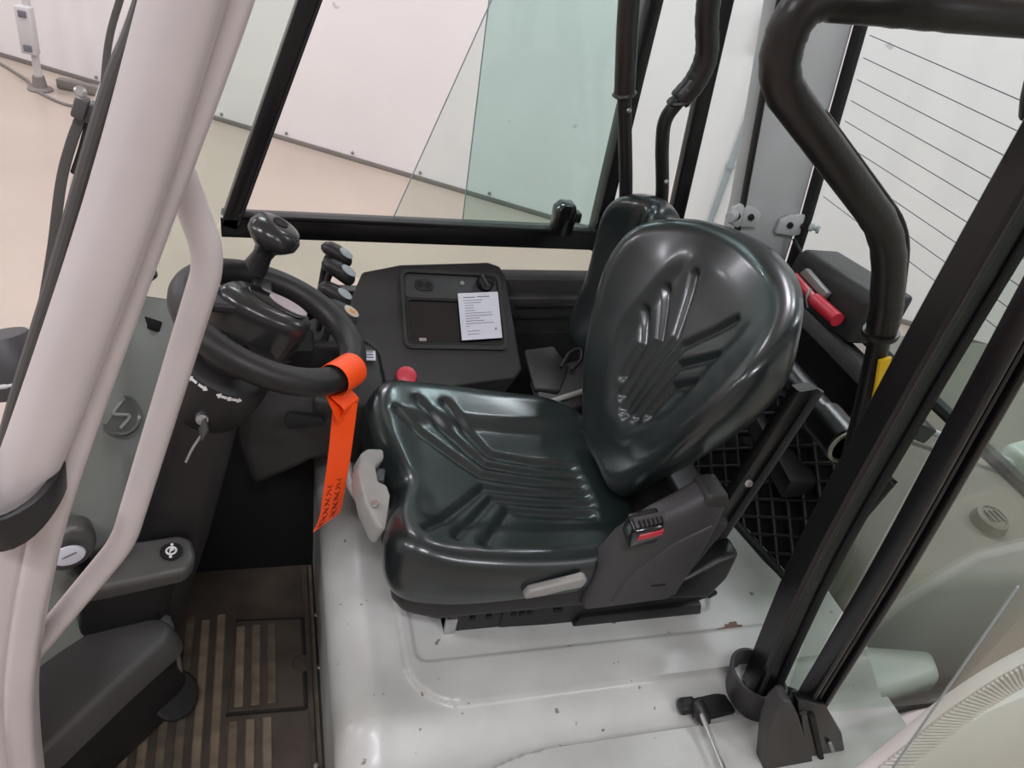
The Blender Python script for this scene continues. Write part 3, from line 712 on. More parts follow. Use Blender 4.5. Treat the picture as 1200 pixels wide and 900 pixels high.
for p in (F1[13], F1[4]): fin('padding_hem', lathe([(.02, -.004), (.0235, 0), (.02, .004)], p, (.1, 0, -.3), 16), M_pad, fb)
for p in ((.648, .775), (.77, .645)): fin('rivet', lathe([(.005, 0), (.003, .003), (0, .004)], (p[0], YF-.0135, p[1]), (0, -1, 0), 10), M_met, fb)

# ------------------------------------------------------------------ steering column
SC = empty('steering_column', (-.12, 1.06, -.3), 'dark steering column with steering wheel, spinner knob and ignition key', 'steering')
WC = Vector((.012, 1.06, .465)); ta = math.radians(21)
we1 = Vector((math.cos(ta), 0, -math.sin(ta))); we2 = Vector((0, 1, 0)); wn = Vector((math.sin(ta), 0, math.cos(ta)))
def wh(a, b_, h): return WC+we1*a+we2*b_+wn*h
rim = [wh(.136*math.cos(t), .136*math.sin(t), 0) for t in np.linspace(0, 2*math.pi, 64, endpoint=False)]
sw = fin('steering_wheel', sweep(rim, circ(.0215, 16), ref=wn, closed=True), M_plasd, SC, 'thick black steering wheel rim')
sw_ = sw
# hub pad: deep lozenge
def hubsec(s, h, dx=0): 
    o = [(.066, -.006), (.046, .026), (0, .046), (-.055, .046), (-.082, .015), (-.055, -.024), (0, -.042), (.046, -.036)]
    return [wh(a*s+dx, b_*s, h) for a, b_ in o]
b = bmesh.new()
rings = []
for s_, h, dx in ((.80, -.10, -.02), (.88, -.06, -.018), (.97, -.02, -.014), (1.0, .008, -.012), (.97, .024, -.012), (.86, .033, -.012), (.5, .037, -.012)):
    pts = cat(hubsec(s_, h, dx), 4, True); rings.append([b.verts.new(p) for p in pts])
for A_, B_ in zip(rings, rings[1:]):
    n_ = len(A_)
    for j in range(n_): b.faces.new((A_[j], A_[(j+1) % n_], B_[(j+1) % n_], B_[j]))
b.faces.new(rings[0][::-1]); b.faces.new(rings[-1])
hub = fin('hub_cover', b, M_hub, SC, 'deep dark hub cover', 50)
ov = [(wh(.010+.030*math.cos(t), .006+.015*math.sin(t)-.010*math.cos(t), .0375)) for t in np.linspace(0, 2*math.pi, 24, endpoint=False)]
fin('hub_badge', slab(ov, wn*.003, .001), pm('pale_badge', rgb(160, 148, 150), .35), hub, 'pale lens shaped badge')
ov = [(wh(-.006+.046*math.cos(t), .006+.022*math.sin(t)-.014*math.cos(t), .0365)) for t in np.linspace(0, 2*math.pi, 24, endpoint=False)]
fin('badge_recess', slab(ov, wn*.002, .0008), M_gloss, hub)
fin('spoke', sweep([wh(-.05, 0, .02), wh(-.10, .0, .006), wh(-.135, 0, 0)], rrect(.05, .016, .006, 3), ref=(0, 1, 0)), M_plasd, SC)
fin('spoke', sweep([wh(-.02, .02, .02), wh(-.02, .08, .006), wh(-.02, .134, 0)], rrect(.034, .014, .005, 3), ref=we1), M_plasd, SC)
fin('spoke', sweep([wh(-.02, -.02, -.03), wh(-.0, -.08, -.02), wh(.0, -.132, 0)], rrect(.034, .014, .005, 3), ref=we1), M_plasd, SC)
ka = wn*.96+Vector((.12, .0, .1)); kb = wh(-.035, .130, .012)
kn = fin('spinner_knob', lathe([(.022, 0), (.020, .008), (.016, .03), (.019, .045), (.032, .056), (.042, .067), (.043, .077), (.036, .090), (.020, .097), (.010, .096), (.009, .088), (0, .088)], kb, ka, 40), M_hub, SC, 'glossy dark spinner knob', 70)
kt = kb+ka.normalized()*.097
fin('knob_cap', lathe([(.013, -.002), (.0125, .0015), (.009, .001), (0, -.001)], kt, ka, 20), M_void, kn)
# column collar and lower shroud
ca = (wn*.9+Vector((.1, -.05, .1))).normalized()
cc = Vector((-.06, 1.05, .385))
fin('collar', lathe([(.060, -.085), (.070, -.07), (.075, -.02), (.074, .012), (.066, .02), (.05, .026), (.048, .06), (.04, .07), (0, .07)], cc, ca, 32), M_plasd, SC, 'dark column collar with white arrows')
def arrow(th, flip, dz=.002):
    x_, y_, z_ = frame(ca)
    out = []
    prof = [(-.0085, 0), (-.002, .005), (-.002, .002), (.008, .002), (.008, -.002), (-.002, -.002), (-.002, -.005)]
    for a, b_ in prof:
        a = a*flip; t = th+a/.075
        R_ = .0725
        out.append(cc+x_*(R_*math.cos(t))+y_*(R_*math.sin(t))+z_*(.004+b_+dz))
    return out, (x_*math.cos(th)+y_*math.sin(th))
colr = [o for o in SC.children if o.name.startswith('collar')][0]
x_, y_, z_ = frame(ca)
thc = math.atan2(Vector((-.15, -1, 0)).dot(y_), Vector((-.15, -1, 0)).dot(x_))
for dt, fl in ((-.55, 1), (-.30, -1), (.10, 1), (.42, -1)):
    for sgn in (1,):
        pts, nr_ = arrow(thc+dt, fl)
        fin('arrow_mark', slab(pts, nr_*.003, 0), M_wht, colr)
dotp = cc+x_*(.0735*math.cos(thc+.26))+y_*(.0735*math.sin(thc+.26))+z_*.006
fin('dot_mark', lathe([(.0035, 0), (.0035, .0025), (0, .0025)], dotp, x_*math.cos(thc+.26)+y_*math.sin(thc+.26), 12), M_wht, colr)
kk = cc+x_*(.074*math.cos(thc-.02))+y_*(.074*math.sin(thc-.02))-z_*.045
ky = fin('ignition_key', lathe([(.010, 0), (.009, .010), (.004, .012), (.004, .02), (0, .02)], kk, (0, -1, .2), 16), M_met, SC, 'bright ignition key')
fin('key_bow', rbox(kk+Vector((.004, -.034, .004)), (.004, .03, .024), (0, 25, 10), .002), M_plasm, ky)
fin('key_ring', tube([kk+Vector((0, -.045, 0)), kk+Vector((-.012, -.05, -.02)), kk+Vector((-.022, -.052, -.045))], .002, 6), M_met, ky)
b = bmesh.new(); rings = []
for c, a_, b2 in (((-.085, 1.06, .33), .055, .058), ((-.10, 1.06, .28), .058, .060), ((-.155, 1.065, .03), .060, .062), ((-.205, 1.07, -.165), .062, .065), ((-.26, 1.075, -.42), .07, .07)):
    rings.append([b.verts.new(Vector(c)+Vector((px, py, 0))) for px, py in rrect(2*a_, 2*b2, .03, 4)])
for A_, B_ in zip(rings, rings[1:]):
    n_ = len(A_)
    for j in range(n_): b.faces.new((A_[j], A_[(j+1) % n_], B_[(j+1) % n_], B_[j]))
b.faces.new(rings[0][::-1]); b.faces.new(rings[-1])
fin('column_shroud', b, M_plasd, SC, 'dark tapered lower column shroud', 40)
fin('column_display', slab([(-.135, 1.035, .375), (-.104, 1.035, .430), (-.097, 1.035, .408), (-.128, 1.035, .358)], (0, .008, 0), .002), pm('display_white', rgb(205, 205, 222), .3), SC, 'pale instrument display')
# indicator stalk on the right of the column
stl = fin('indicator_stalk', tube([(.0, 1.12, .40), (.05, 1.16, .405), (.085, 1.185, .41)], .008, 10), M_plasd, SC)
fin('stalk_tip', cyl((.078, 1.18, .409), (.095, 1.19, .412), .0085, 12), pm('orange_tip', rgb(215, 130, 80), .5), stl, 'orange stalk tip')

# orange tag looped on the rim
TG = empty('warning_tag', (.12, .96, .43), 'long orange paper tag looped around the steering wheel rim', 'tag')
tc_ = wh(.136*math.cos(-.62), .136*math.sin(-.62), 0); tdir = Vector((-math.sin(-.62)*we1.x, math.cos(-.62), -math.sin(-.62)*we1.z)).normalized()
rad = Vector((math.cos(-.62)*we1.x, math.sin(-.62), math.cos(-.62)*we1.z)).normalized(); up_ = rad.cross(tdir).normalized()
if up_.z < 0: up_ = -up_
pth = []
for a in np.linspace(math.radians(-70), math.radians(215), 22):
    pth.append(tc_+rad*(.0275*math.cos(a))+up_*(.0275*math.sin(a)))
tail0 = pth[0]
lp = [tc_+Vector((.012, -.012, -.065)), tc_+Vector((.016, -.015, -.045))]
full = cat(lp+pth[::3]+[pth[-1], tc_+Vector((-.0, -.016, -.05)), tc_+Vector((.006, -.018, -.075))], 4)
fin('loop', ribbon(full, tdir, [.060-.014*abs(1-2*i/(len(full)-1))**2 for i in range(len(full))], .0008), M_or, TG)
z0 = tc_.z-.047
tp = [(tc_.x+.006, tc_.y-.018, z0), (tc_.x+.003, tc_.y-.022, z0-.09), (tc_.x-.002, tc_.y-.024, z0-.18), (tc_.x-.006, tc_.y-.024, z0-.235), (tc_.x-.016, tc_.y-.024, z0-.272)]
tp = cat(tp, 6); nT = len(tp)
wdir = Vector((.92, .34, .0))
b = bmesh.new(); rows_ = []
for i, p in enumerate(tp):
    f = i/(nT-1); hw = .0215-.002*f
    r_ = hw if f < .78 else hw*(1-(f-.78)/.22)-(hw*.9)*((f-.78)/.22)
    rows_.append([Vector(p)-wdir*hw, Vector(p)+wdir*(r_-hw)*.5, Vector(p)+wdir*r_])
tl = fin('tail', thick(grid(rows_), .0007), M_or, TG, 'pointed orange tail with two lines of marker writing')
# two lines of illegible marker writing, drawn as strokes
for ln_, (sx, f0, f1) in enumerate(((-.008, .45, .93), (.008, .42, .80))):
    k = 0; f = f0
    while f < f1:
        i = f*(nT-1); a = tp[int(i)]; c = tp[min(nT-1, int(i)+1)]; p = Vector(a).lerp(Vector(c), i-int(i))
        q = p+wdir*(sx-.004*f)+Vector((.0003, -.0012, 0))
        st = [(-.005, .002), (.0, -.003), (.005, .001)] if k % 3 == 0 else ([(-.004, -.003), (.004, .003)] if k % 3 == 1 else [(-.005, 0), (.001, .004), (.005, -.002)])
        fin('marker_stroke', tube([q+wdir*u*.9+Vector((0, -.0003, v_)) for u, v_ in st], .0007, 5, 3), M_ink2, tl)
        f += .034; k += 1

# ------------------------------------------------------------------ side console
SD = empty('side_console', (.35, 1.4, .1), 'charcoal side console with tray, levers and red stop button', 'console')
cn = Vector((0, -.14, .22)).normalized(); cu = Vector((0, .22, .14)).normalized(); c0 = Vector((0, 1.5, .35))
def cp(x, y, h=0):                # point on the slanted console face by x and y
    return Vector((x, y, .35+(y-1.5)*.14/.22))+cn*h
fp = [(.165, 1.30), (.172, 1.42), (.20, 1.478), (.284, 1.497), (.485, 1.512), (.512, 1.505), (.524, 1.485), (.537, 1.29), (.52, 1.272), (.405, 1.258), (.30, 1.245), (.255, 1.24), (.235, 1.26), (.225, 1.32), (.20, 1.34), (.18, 1.33)]
body = fin('console_body', slab([cp(*p) for p in fp], -cn*.26, .014, 4), M_plas, SD, 'charcoal moulded console body')
def ringslab(outer, inner, h0, h1):
    b = bmesh.new(); n_ = len(outer)
    lv = [[b.verts.new(cp(x, y, h)) for x, y in o] for o, h in ((outer, h0), (outer, h1), (inner, h1), (inner, h0))]
    for k in range(4):
        A_, B_ = lv[k], lv[(k+1) % 4]
        for j in range(n_): b.faces.new((A_[j], A_[(j+1) % n_], B_[(j+1) % n_], B_[j]))
    return b
def rr2(x0, x1, y0, y1, r, k=5):
    cx, cy = (x0+x1)/2, (y0+y1)/2
    return [(cx+a, cy+b_) for a, b_ in rrect(x1-x0, y1-y0, r, k)]
fin('tray_rim', ringslab(rr2(.279, .508, 1.326, 1.485, .016), rr2(.287, .500, 1.334, 1.478, .012), -.004, .007), M_plas, SD)
fin('tray_plate', slab([cp(x, y, -.001) for x, y in rr2(.288, .499, 1.428, 1.477, .008)], cn*.004, .0015), M_plasm, SD)
tr_ = fin('tray_floor', slab([cp(x, y, .0005) for x, y in rr2(.290, .498, 1.337, 1.424, .010)], cn*.0015, 0), M_gloss, SD, 'dark recessed tray')
fin('tray_wall', ringslab(rr2(.2885, .499, 1.335, 1.426, .010), rr2(.293, .495, 1.339, 1.422, .008), .0, .006), M_plasd, SD)
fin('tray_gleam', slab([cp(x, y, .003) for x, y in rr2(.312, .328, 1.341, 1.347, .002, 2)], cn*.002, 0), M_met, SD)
so = fin('socket', slab([cp(x, y, .001) for x, y in rr2(.311, .353, 1.442, 1.466, .0115)], cn*.005, .0015), M_plasd, SD, 'black twin socket')
for x in (.323, .341): fin('socket_hole', lathe([(.0075, 0), (.0075, .0015), (0, .0015)], cp(x, 1.454, .0055), cn, 14), M_void, so)
fin('panel_screw', lathe([(.006, 0), (.005, .0025), (0, .003)], cp(.418, 1.461, .003), cn, 12), M_met, SD)
dl = fin('dial', lathe([(.020, 0), (.020, .010), (.017, .018), (.006, .020), (0, .020)], cp(.47, 1.462, .002), cn, 24), M_gloss, SD, 'black rotary dial')
fin('dial_pointer', rbox(cp(.466, 1.46, .023), (.006, .03, .005), (32, 0, 30), .002), M_plasm, dl)
es = fin('stop_button', lathe([(.010, -.01), (.010, .012), (.021, .014), (.0225, .022), (.020, .030), (.012, .0335), (0, .034)], (.275, 1.262, .205), cn, 28), M_redp, SD, 'red emergency stop button')
fin('button_ring', lathe([(.016, 0), (.016, .004), (.011, .005)], (.275, 1.262, .204), cn, 24), M_yel, SD)
fin('front_ledge', slab([(.09, 1.20, .20), (.09, 1.36, .245), (.16, 1.40, .26), (.225, 1.36, .25), (.235, 1.23, .205), (.20, 1.195, .185)], (.0, .03, -.18), .014, 4), M_plas, SD, 'lower front ledge of the console')
fin('ledge_hole', slab([(.150, 1.318, .243), (.158, 1.335, .248), (.176, 1.338, .249), (.186, 1.325, .245), (.180, 1.308, .240), (.162, 1.304, .239)], (0, -.001, .0045), .0015), M_void, SD)
sk = fin('ledge_sticker', slab([(.185, 1.295, .232), (.187, 1.318, .238), (.218, 1.316, .238), (.217, 1.293, .232)], (0, -.0005, .003), 0), M_pap, SD, 'small white data sticker')
for k in range(3): fin('sticker_print', slab([(.190, 1.298+.007*k, .2362+.0019*k), (.190, 1.301+.007*k, .237+.0019*k), (.213, 1.300+.007*k, .237+.0019*k), (.213, 1.297+.007*k, .2362+.0019*k)], (0, 0, .0007), 0), M_ink, sk)
fin('lower_shroud', slab([(-.03, 1.24, .19), (.03, 1.27, .235), (.10, 1.25, .22), (.17, 1.20, .17), (.17, 1.18, .06), (.10, 1.175, .07), (.05, 1.18, .03), (-.02, 1.19, -.02), (-.045, 1.21, .08)], (-.02, .14, -.02), .02, 4), M_plas, SD, 'curved lower console shroud')
fin('shroud_slot', slab([(.035, 1.205, .155), (.045, 1.215, .168), (.11, 1.21, .163), (.115, 1.20, .15), (.045, 1.195, .145)], (0, -.02, .004), .004), M_void, SD)
for k in range(3): fin('switch', rbox((.03+.006*k, 1.235+.012*k, .245+.018*k), (.05, .012, .016), (30, 0, 8), .004), M_plasm, SD)
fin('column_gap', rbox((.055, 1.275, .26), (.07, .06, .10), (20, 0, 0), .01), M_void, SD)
# hydraulic levers with angled paddles
for k, (hp, sz, lab) in enumerate((((.133, 1.34, .448), 1.0, 'paddle lever'), ((.136, 1.315, .425), 1.08, 'paddle lever'), ((.129, 1.285, .392), 1.05, 'paddle lever'), ((.140, 1.262, .368), 1.1, 'paddle lever'))):
    hp = Vector(hp); ax = Vector((.82, -.10, -.56)).normalized(); nb_ = Vector((.50, -.42, .76)).normalized(); nb_ = (nb_-ax*nb_.dot(ax)).normalized(); sd = nb_.cross(ax)
    b = bmesh.new(); rg = []
    for t_, a_, h_ in ((-1, .15, .3), (-.92, .55, .6), (-.7, .85, .9), (-.2, 1.0, 1), (.3, 1.0, 1), (.7, .85, .95), (.93, .5, .6), (1, .15, .3)):
        rg.append([b.verts.new(hp+ax*(.033*sz*t_)+sd*(.0165*sz*a_*math.cos(q))+nb_*(.0135*sz*h_*math.sin(q)-.006*t_*t_)) for q in np.linspace(0, 2*math.pi, 16, endpoint=False)])
    for A_, B_ in zip(rg, rg[1:]):
        for j in range(16): b.faces.new((A_[j], A_[(j+1) % 16], B_[(j+1) % 16], B_[j]))
    b.faces.new(rg[0][::-1]); b.faces.new(rg[-1])
    lv_ = fin('lever_knob', b, M_plasd if k < 3 else M_plasm, SD, 'dark paddle knob of a hydraulic lever', 60)
    ovl = [hp+ax*(.010*sz+.015*sz*math.cos(q))+sd*(.0085*sz*math.sin(q))+nb_*(.0118*sz) for q in np.linspace(0, 2*math.pi, 18, endpoint=False)]
    fin('knob_label', slab(ovl, nb_*.0025, .0006), pm('lever_label_%d' % k, rgb(150, 158, 160) if k < 3 else rgb(190, 180, 165), .4), lv_, 'pale oval label')
    if k == 3:
        fin('label_print', rbox(hp+ax*.012+nb_*.0155, (.012, .006, .002), axes=(ax, sd, nb_), bw=.0005), pm('orange_print', rgb(225, 140, 40), .5), lv_)
    fin('lever_rod', tube([hp-nb_*.006, hp-nb_*.03-ax*.006, hp+Vector((-.03, .01, -.10))], .0065, 10), M_plasd, SD)
fin('lever_boot', slab([(.06, 1.25, .30), (.06, 1.40, .33), (.13, 1.40, .33), (.16, 1.26, .29)], (0, .01, -.08), .015, 3), M_plasd, SD)
# side trim right of the console and the dark pocket
tm = empty('side_trim', (.68, 1.47, .2), 'dark grooved side trim rail between console and seat', 'trim')
fin('trim_rail', slab([(.52, 1.525, .335), (.95, 1.525, .352), (.95, 1.525, .262), (.53, 1.525, .245)], (0, -.045, -.0), .006, 3), M_plasm, tm)
fin('trim_step', slab([(.53, 1.48, .30), (.95, 1.48, .317), (.95, 1.47, .225), (.54, 1.47, .21)], (0, -.02, -.005), .005, 2), M_plas, tm)
for z_ in (.283, .252): fin('trim_groove', sweep([Vector((.55, 1.452, z_-.004)), Vector((.93, 1.452, z_+.012))], rrect(.008, .007, .002, 2)), M_void, tm)
fin('pocket', rbox((.74, 1.46, .12), (.42, .05, .2), bw=.004), M_void, tm)
bk2 = empty('hand_brake_bracket', (.60, 1.25, .18), 'grey metal lever bracket between seat and console', 'bracket')
fin('plate', slab([(.545, 1.25, .235), (.60, 1.26, .248), (.66, 1.27, .262), (.70, 1.27, .25), (.70, 1.20, .20), (.62, 1.19, .185), (.56, 1.20, .195)], (0, .0, -.03), .004), M_plasm, bk2)
fin('boot', slab([(.535, 1.30, .25), (.60, 1.30, .262), (.625, 1.25, .245), (.60, 1.21, .205), (.545, 1.22, .205)], (0, 0, .012), .006), M_plasd, bk2)
fin('lever_clip', tube([(.60, 1.235, .262), (.625, 1.265, .278), (.65, 1.27, .285), (.645, 1.245, .275), (.62, 1.225, .262)], .004, 8), M_rub, bk2)
fin('edge_rod', tube([(.575, 1.195, .20), (.64, 1.20, .222), (.70, 1.21, .24)], .006, 8), M_lever, bk2)

# paper note
pn = empty('paper_note', cp(.455, 1.39, .01), 'white printed paper sheet lying on the console tray', 'paper')
pc = [(.404, 1.437), (.497, 1.444), (.4955, 1.349), (.404, 1.342)]
fin('sheet', slab([cp(x, y, .009) for x, y in pc], cn*.0008, 0), M_pap, pn)
def onp(u, v_):
    a = (pc[0][0]+(pc[1][0]-pc[0][0])*u, pc[0][1]+(pc[1][1]-pc[0][1])*u); c = (pc[3][0]+(pc[2][0]-pc[3][0])*u, pc[3][1]+(pc[2][1]-pc[3][1])*u)
    return cp(a[0]+(c[0]-a[0])*v_, a[1]+(c[1]-a[1])*v_, .0101)
for v_, u0, u1, th_ in ((.10, .12, .42, .016), (.095, .46, .78, .016), (.165, .12, .6, .010), (.22, .14, .55, .010), (.275, .14, .36, .010), (.33, .14, .36, .010), (.385, .14, .40, .010), (.44, .14, .80, .010), (.495, .14, .82, .010), (.55, .14, .48, .010), (.605, .14, .60, .010), (.66, .14, .82, .010), (.715, .14, .22, .010), (.82, .15, .46, .010), (.885, .15, .44, .010), (.80, .84, .88, .04)):
    fin('print_line', slab([onp(u0, v_-th_/2), onp(u1, v_-th_/2), onp(u1, v_+th_/2), onp(u0, v_+th_/2)], cn*.0002, 0), M_ink, pn)

# ------------------------------------------------------------------ pedals and left footwell blocks
PB = empty('parking_brake_block', (-.2, 1.07, -.2), 'charcoal bar housing with round parking brake badge below the column', 'housing')
fin('housing', slab([(-.27, .965, .055), (-.22, .992, .062), (-.14, 1.0, .066), (-.119, .99, .064), (-.110, .95, .06), (-.124, .924, .058), (-.242, .902, .054), (-.29, .90, .05)], (-.005, .01, -.045), .011, 4), M_step, PB)
bd = Vector((-.150, .962, .063)); bdn = Vector((.02, -.03, 1)).normalized(); ax_, ay_, az_ = frame(bdn, (0, 1, 0))
bg = fin('badge', lathe([(.018, 0), (.018, .003), (0, .0035)], bd, bdn, 24), M_void, PB, 'round black badge with white brake symbol')
fin('badge_ring', tube([bd+az_*.0035+ax_*(.0078*math.cos(t))+ay_*(.0078*math.sin(t)) for t in np.linspace(0, 2*math.pi, 18, endpoint=False)], .0018, 6, 2, closed=True, ref=bdn), M_wht, bg)
fin('badge_letter', tube([bd+az_*.0035+ax_*a*.75+ay_*b_*.75 for a, b_ in ((-.002, -.006), (-.002, .005), (.003, .005), (.004, .002), (-.001, 0))], .0014, 6, 3, ref=bdn), M_wht, bg)
for sg in (1, -1): fin('badge_tick', cyl(bd+az_*.002+ay_*(.013*sg), bd+az_*.005+ay_*(.013*sg), .0027, 10, .0005), M_wht, bg)
fin('lower_box', slab([(-.29, .925, .012), (-.15, .955, .016), (-.135, 1.0, .016), (-.28, 1.0, .012)], (-.04, .05, -.22), .012, 3), M_plasd, PB)
fin('arm_plate', slab([(-.215, 1.0, -.155), (-.17, 1.01, -.16), (-.16, .99, -.18), (-.20, .985, -.17)], (0, .0, -.02), .006), M_plasm, PB)
LV = empty('brake_grip', (-.29, .96, -.02), 'dark rounded lever grip with a white oval label beside the pillar', 'lever')
fin('grip', slab([(a, b_, c+.03) for a, b_, c in [(-.318, .93, .105), (-.290, .935, .128), (-.262, .945, .125), (-.252, .95, .095), (-.262, .945, .05), (-.29, .94, .03), (-.32, .93, .03)]], (-.02, .06, -.03), .016, 4), M_step, LV)
ovl = [Vector((-.292+.023*math.cos(t), .926+.008*math.sin(t)*.4+.006*math.cos(t), .112+.017*math.sin(t))) for t in np.linspace(0, 2*math.pi, 22, endpoint=False)]
gl = fin('grip_label', slab(ovl, (0, -.006, .002), .001), M_pap, LV, 'white oval label')
fin('label_mark', tube([(-.305, .9185, .108), (-.292, .9185, .116), (-.28, .922, .12)], .0012, 6), M_ink, gl)
fin('stem', tube([(-.29, .97, .05), (-.285, .98, -.03), (-.28, .985, -.12)], .014, 10), M_plasd, LV)
PD = empty('step_cover', (-.26, .86, -.42), 'large charcoal wedge shaped pedal cover at the cab entrance', 'cover')
fin('cover', slab([(-.42, .965, -.155), (-.335, .981, -.15), (-.276, .986, -.15), (-.205, .995, -.15), (-.180, .990, -.15), (-.165, .971, -.153), (-.168, .945, -.155), (-.25, .85, -.15), (-.346, .735, -.15), (-.42, .66, -.15)], (.02, .02, -.085), .02, 4), M_step, PD)
fin('cover_skirt', slab([(-.37, .98, -.22), (-.18, .97, -.23), (-.19, .93, -.22), (-.33, .77, -.21), (-.37, .74, -.2)], (.05, .06, -.20), .015, 3), M_plasd, PD)
fin('pedal_pad', lathe([(.05, 0), (.05, .01), (.045, .014), (0, .014)], (-.175, .965, -.37), (.5, -.3, .8), 24), M_plasd, PD)
fin('pedal_rod', cyl((-.165, 1.0, -.25), (-.16, .99, -.42), .006, 10), M_met, PD)
fin('door_gasket', tube([(-.24, .74, -.25), (-.23, .765, -.29), (-.25, .75, -.34)], .007, 8), M_lever, PD)

# ------------------------------------------------------------------ door side: B post, door frame, glass, strut
BP = empty('door_post', (.83, .6, .03), 'thick black door post standing in a cup bracket on the hood edge', 'post')
PP_ = [(.846, .615, .012), (.795, .615, .35), (.775, .615, .65), (.766, .615, .88), (.758, .615, 1.22)]
def shp(dx, y): return cat([(x+dx, y, z) for x, _, z in PP_], 8)
fin('post_profile', sweep(shp(0, .615), [(.025, -.022), (.025, .016), (.019, .022), (-.019, .0225), (-.025, .017), (-.025, -.016), (-.019, -.022)]), M_alu, BP)
fin('post_ridge', sweep(shp(-.016, .589), rrect(.005, .008, .002, 2)), M_plas, BP)
fin('post_seal', sweep(shp(.017, .588), rrect(.008, .014, .003, 2)), M_rub, BP)
b = bmesh.new()
ring = [Vector((.838+.052*math.cos(a), .612+.048*math.sin(a), .012-.012*math.cos(a))) for a in np.linspace(math.radians(75), math.radians(350), 30)]
sweep(ring, rrect(.075, .006, .002, 2), ref=(-.25, 0, 1), bm=b)
fin('cup_bracket', b, M_plasm, BP, 'grey ring shaped cup bracket')
fin('bracket_plate', rbox((.755, .60, -.015), (.075, .04, .012), (0, 8, 8), .003), M_plasd, BP)

CD = empty('cab_door', (.88, .5, 0), 'black framed cab door with tinted glass at the right edge', 'door')
def dbar(dx, wd, y, mat, nm, dp=.03):
    path = cat([(.856+dx, y, .03), (.842+dx, y, .12), (.81+dx, y, .45), (.771+dx, y, .74), (.752+dx, y, .88), (.715+dx, y, 1.16)], 8)
    return fin(nm, sweep(path, rrect(dp, wd, .004, 2)), mat, CD)
dbar(-.017, .012, .515, M_alu, 'frame_profile'); dbar(.0, .009, .517, M_alu, 'frame_channel', .026); dbar(.017, .012, .515, M_alu, 'frame_profile')
dbar(-.0085, .012, .522, M_void, 'channel_seal', .018); dbar(.0085, .012, .522, M_void, 'channel_seal', .018)
fin('corner_cover', slab([(.735, .485, .17), (.742, .485, .19), (.752, .485, .19), (.79, .485, .14), (.85, .485, .05), (.917, .485, -.064), (.99, .485, -.20), (.83, .485, -.20), (.80, .485, -.03), (.76, .485, .073), (.745, .485, .12)], (0, .03, 0), .008, 3), M_plas, CD)
fin('lower_channel', slab([(.775, .492, .175), (.845, .492, .142), (.93, .492, .04), (1.013, .492, -.092), (1.05, .492, -.22), (.92, .492, -.22), (.90, .492, -.06)], (0, .022, 0), .004), M_alu, CD)
for k in (0, 1): fin('channel_rail', sweep([Vector((.80+.022*k, .489, .14-.012*k)), Vector((.945+.03*k, .489, -.12))], rrect(.008, .010, .003, 2)), M_plas if k == 0 else M_void, CD)
fin('slot_mark', sweep([Vector((.905, .486, .03)), Vector((.93, .486, -.005))], rrect(.004, .006, .001, 1)), M_lever, CD)
fin('door_pane', slab([(.792, .37, .59), (.862, .37, .183), (.93, .37, -.2), (1.7, .37, -.2), (1.7, .37, 1.2), (.69, .37, 1.2)], (0, .006, 0), 0), G_door, CD)
fin('fixed_pane', slab([(.872, .525, .06), (1.36, .56, -.06), (2.0, .6, -.06), (2.0, .6, 1.2), (.74, .525, 1.2), (.79, .525, .75), (.835, .525, .45)], (0, .005, 0), 0), G_door, CD)
fin('inner_pane', slab([(.875, .595, .05), (.84, .54, .08), (.765, .54, .74), (.735, .54, 1.0), (.785, .595, 1.0), (.80, .595, .6), (.83, .595, .27)], (.002, .003, 0), 0), G_door, CD)
gs = fin('gas_strut', cyl((.712, .592, .010), (.708, .44, .002), .0045, 12), M_met, CD, 'thin gas strut rod with black end')
fin('strut_end', lathe([(.010, 0), (.013, .01), (.013, .03), (.008, .04), (0, .04)], (.712, .60, .012), (.2, -.85, -.4), 16), M_plasd, gs)
fin('strut_ball', rbox((.70, .602, -.004), (.03, .026, .02), bw=.005), M_plasd, gs)
fin('door_knob', lathe([(.012, 0), (.017, .01), (.017, .03), (.01, .036), (0, .036)], (.885, .60, .0), (.3, -.7, .5), 18), M_plasd, BP)

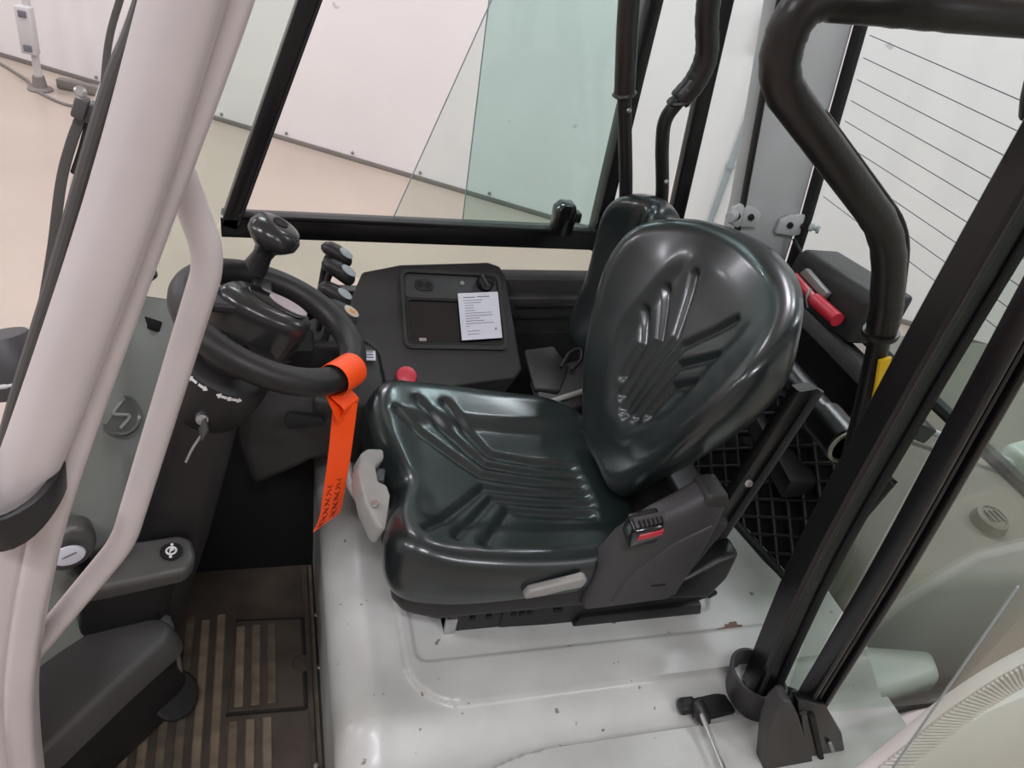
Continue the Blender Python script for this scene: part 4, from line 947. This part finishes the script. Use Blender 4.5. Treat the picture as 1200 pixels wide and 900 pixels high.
# ribbed white strap outside the door
fin('door_skin', slab([(.90, .43, -.2), (1.04, .43, .0), (1.06, .43, .10), (1.10, .43, .17), (1.25, .43, .26), (1.6, .43, .26), (1.6, .43, -.3), (.9, .43, -.3)], (0, .02, 0), .006, 2), pm('pale_door_paint', rgb(226, 224, 220), .4, var=.02), CD, 'pale lower door skin')
fin('pane_edge', tube([(.792, .373, .59), (.862, .373, .183), (.93, .373, -.2)], .0016, 6, smooth=False), M_gbox, CD)
ST = empty('ribbed_strap', (1.0, .40, .2), 'wide white ribbed strap curving outside the open door', 'strap')
sp_ = cat([(.86, .40, -.02), (.91, .40, .16), (.945, .40, .28), (1.0, .40, .36), (1.10, .40, .42), (1.22, .40, .45)], 8)
fin('band', sweep(sp_, rrect(.02, .075, .006, 2)), M_wstr, ST)
rb = cat([(.86, .388, -.02), (.91, .388, .16), (.945, .388, .28), (1.0, .388, .36), (1.10, .388, .42), (1.22, .388, .45)], 16)
for i in range(1, len(rb)-1):
    t = (rb[i+1]-rb[i-1]).normalized(); n_ = Vector((-t.z, 0, t.x))
    fin('strap_rib', sweep([rb[i]-n_*.036, rb[i]+n_*.036], rrect(.0035, .0045, .0015, 1)), M_wstr, ST)

# ------------------------------------------------------------------ front wiper and lamp outside the windscreen
WP = empty('front_wiper', (-.19, .9, .84), 'black front wiper arm with pivot left of the pillar', 'wiper')
fin('arm', sweep(cat([(-.183, .9, .83), (-.20, .9, .79), (-.215, .9, .745), (-.238, .9, .65), (-.275, .9, .52), (-.33, .9, .36)], 6), rrect(.008, .011, .002, 2)), M_step, WP)
fin('arm_head', rbox((-.184, .895, .836), (.013, .02, .022), (0, 20, 0), .003), M_step, WP)
fin('pivot', rbox((-.166, .9, .826), (.03, .02, .022), (0, 20, 0), .004), M_plasm, WP)
fin('blade', sweep(cat([(-.165, .9, .83), (-.152, .9, .90), (-.135, .9, .95), (-.10, .9, 1.04)], 6), rrect(.007, .007, .002, 2)), M_step, WP)
fin('link_rod', tube([(-.178, .9, .82), (-.19, .9, .785), (-.20, .9, .76)], .004, 8), M_rub, WP)
fin('pivot_nut', cyl((-.180, .89, .853), (-.180, .88, .857), .006, 8), M_met, WP)
LM = empty('front_lamp', (-.32, .95, .5), 'rounded grey lamp housing outside at the left edge', 'lamp')
fin('lamp_shell', lathe([(.0, -.05), (.03, -.045), (.043, -.02), (.045, .02), (.040, .035), (0, .04)], (-.318, .95, .46), (.2, -.3, -1), 24), M_plasm, LM)
fin('lamp_rim', lathe([(.046, 0), (.048, .005), (.046, .010)], (-.318, .95, .452), (.2, -.3, -1), 24), M_postg, LM)
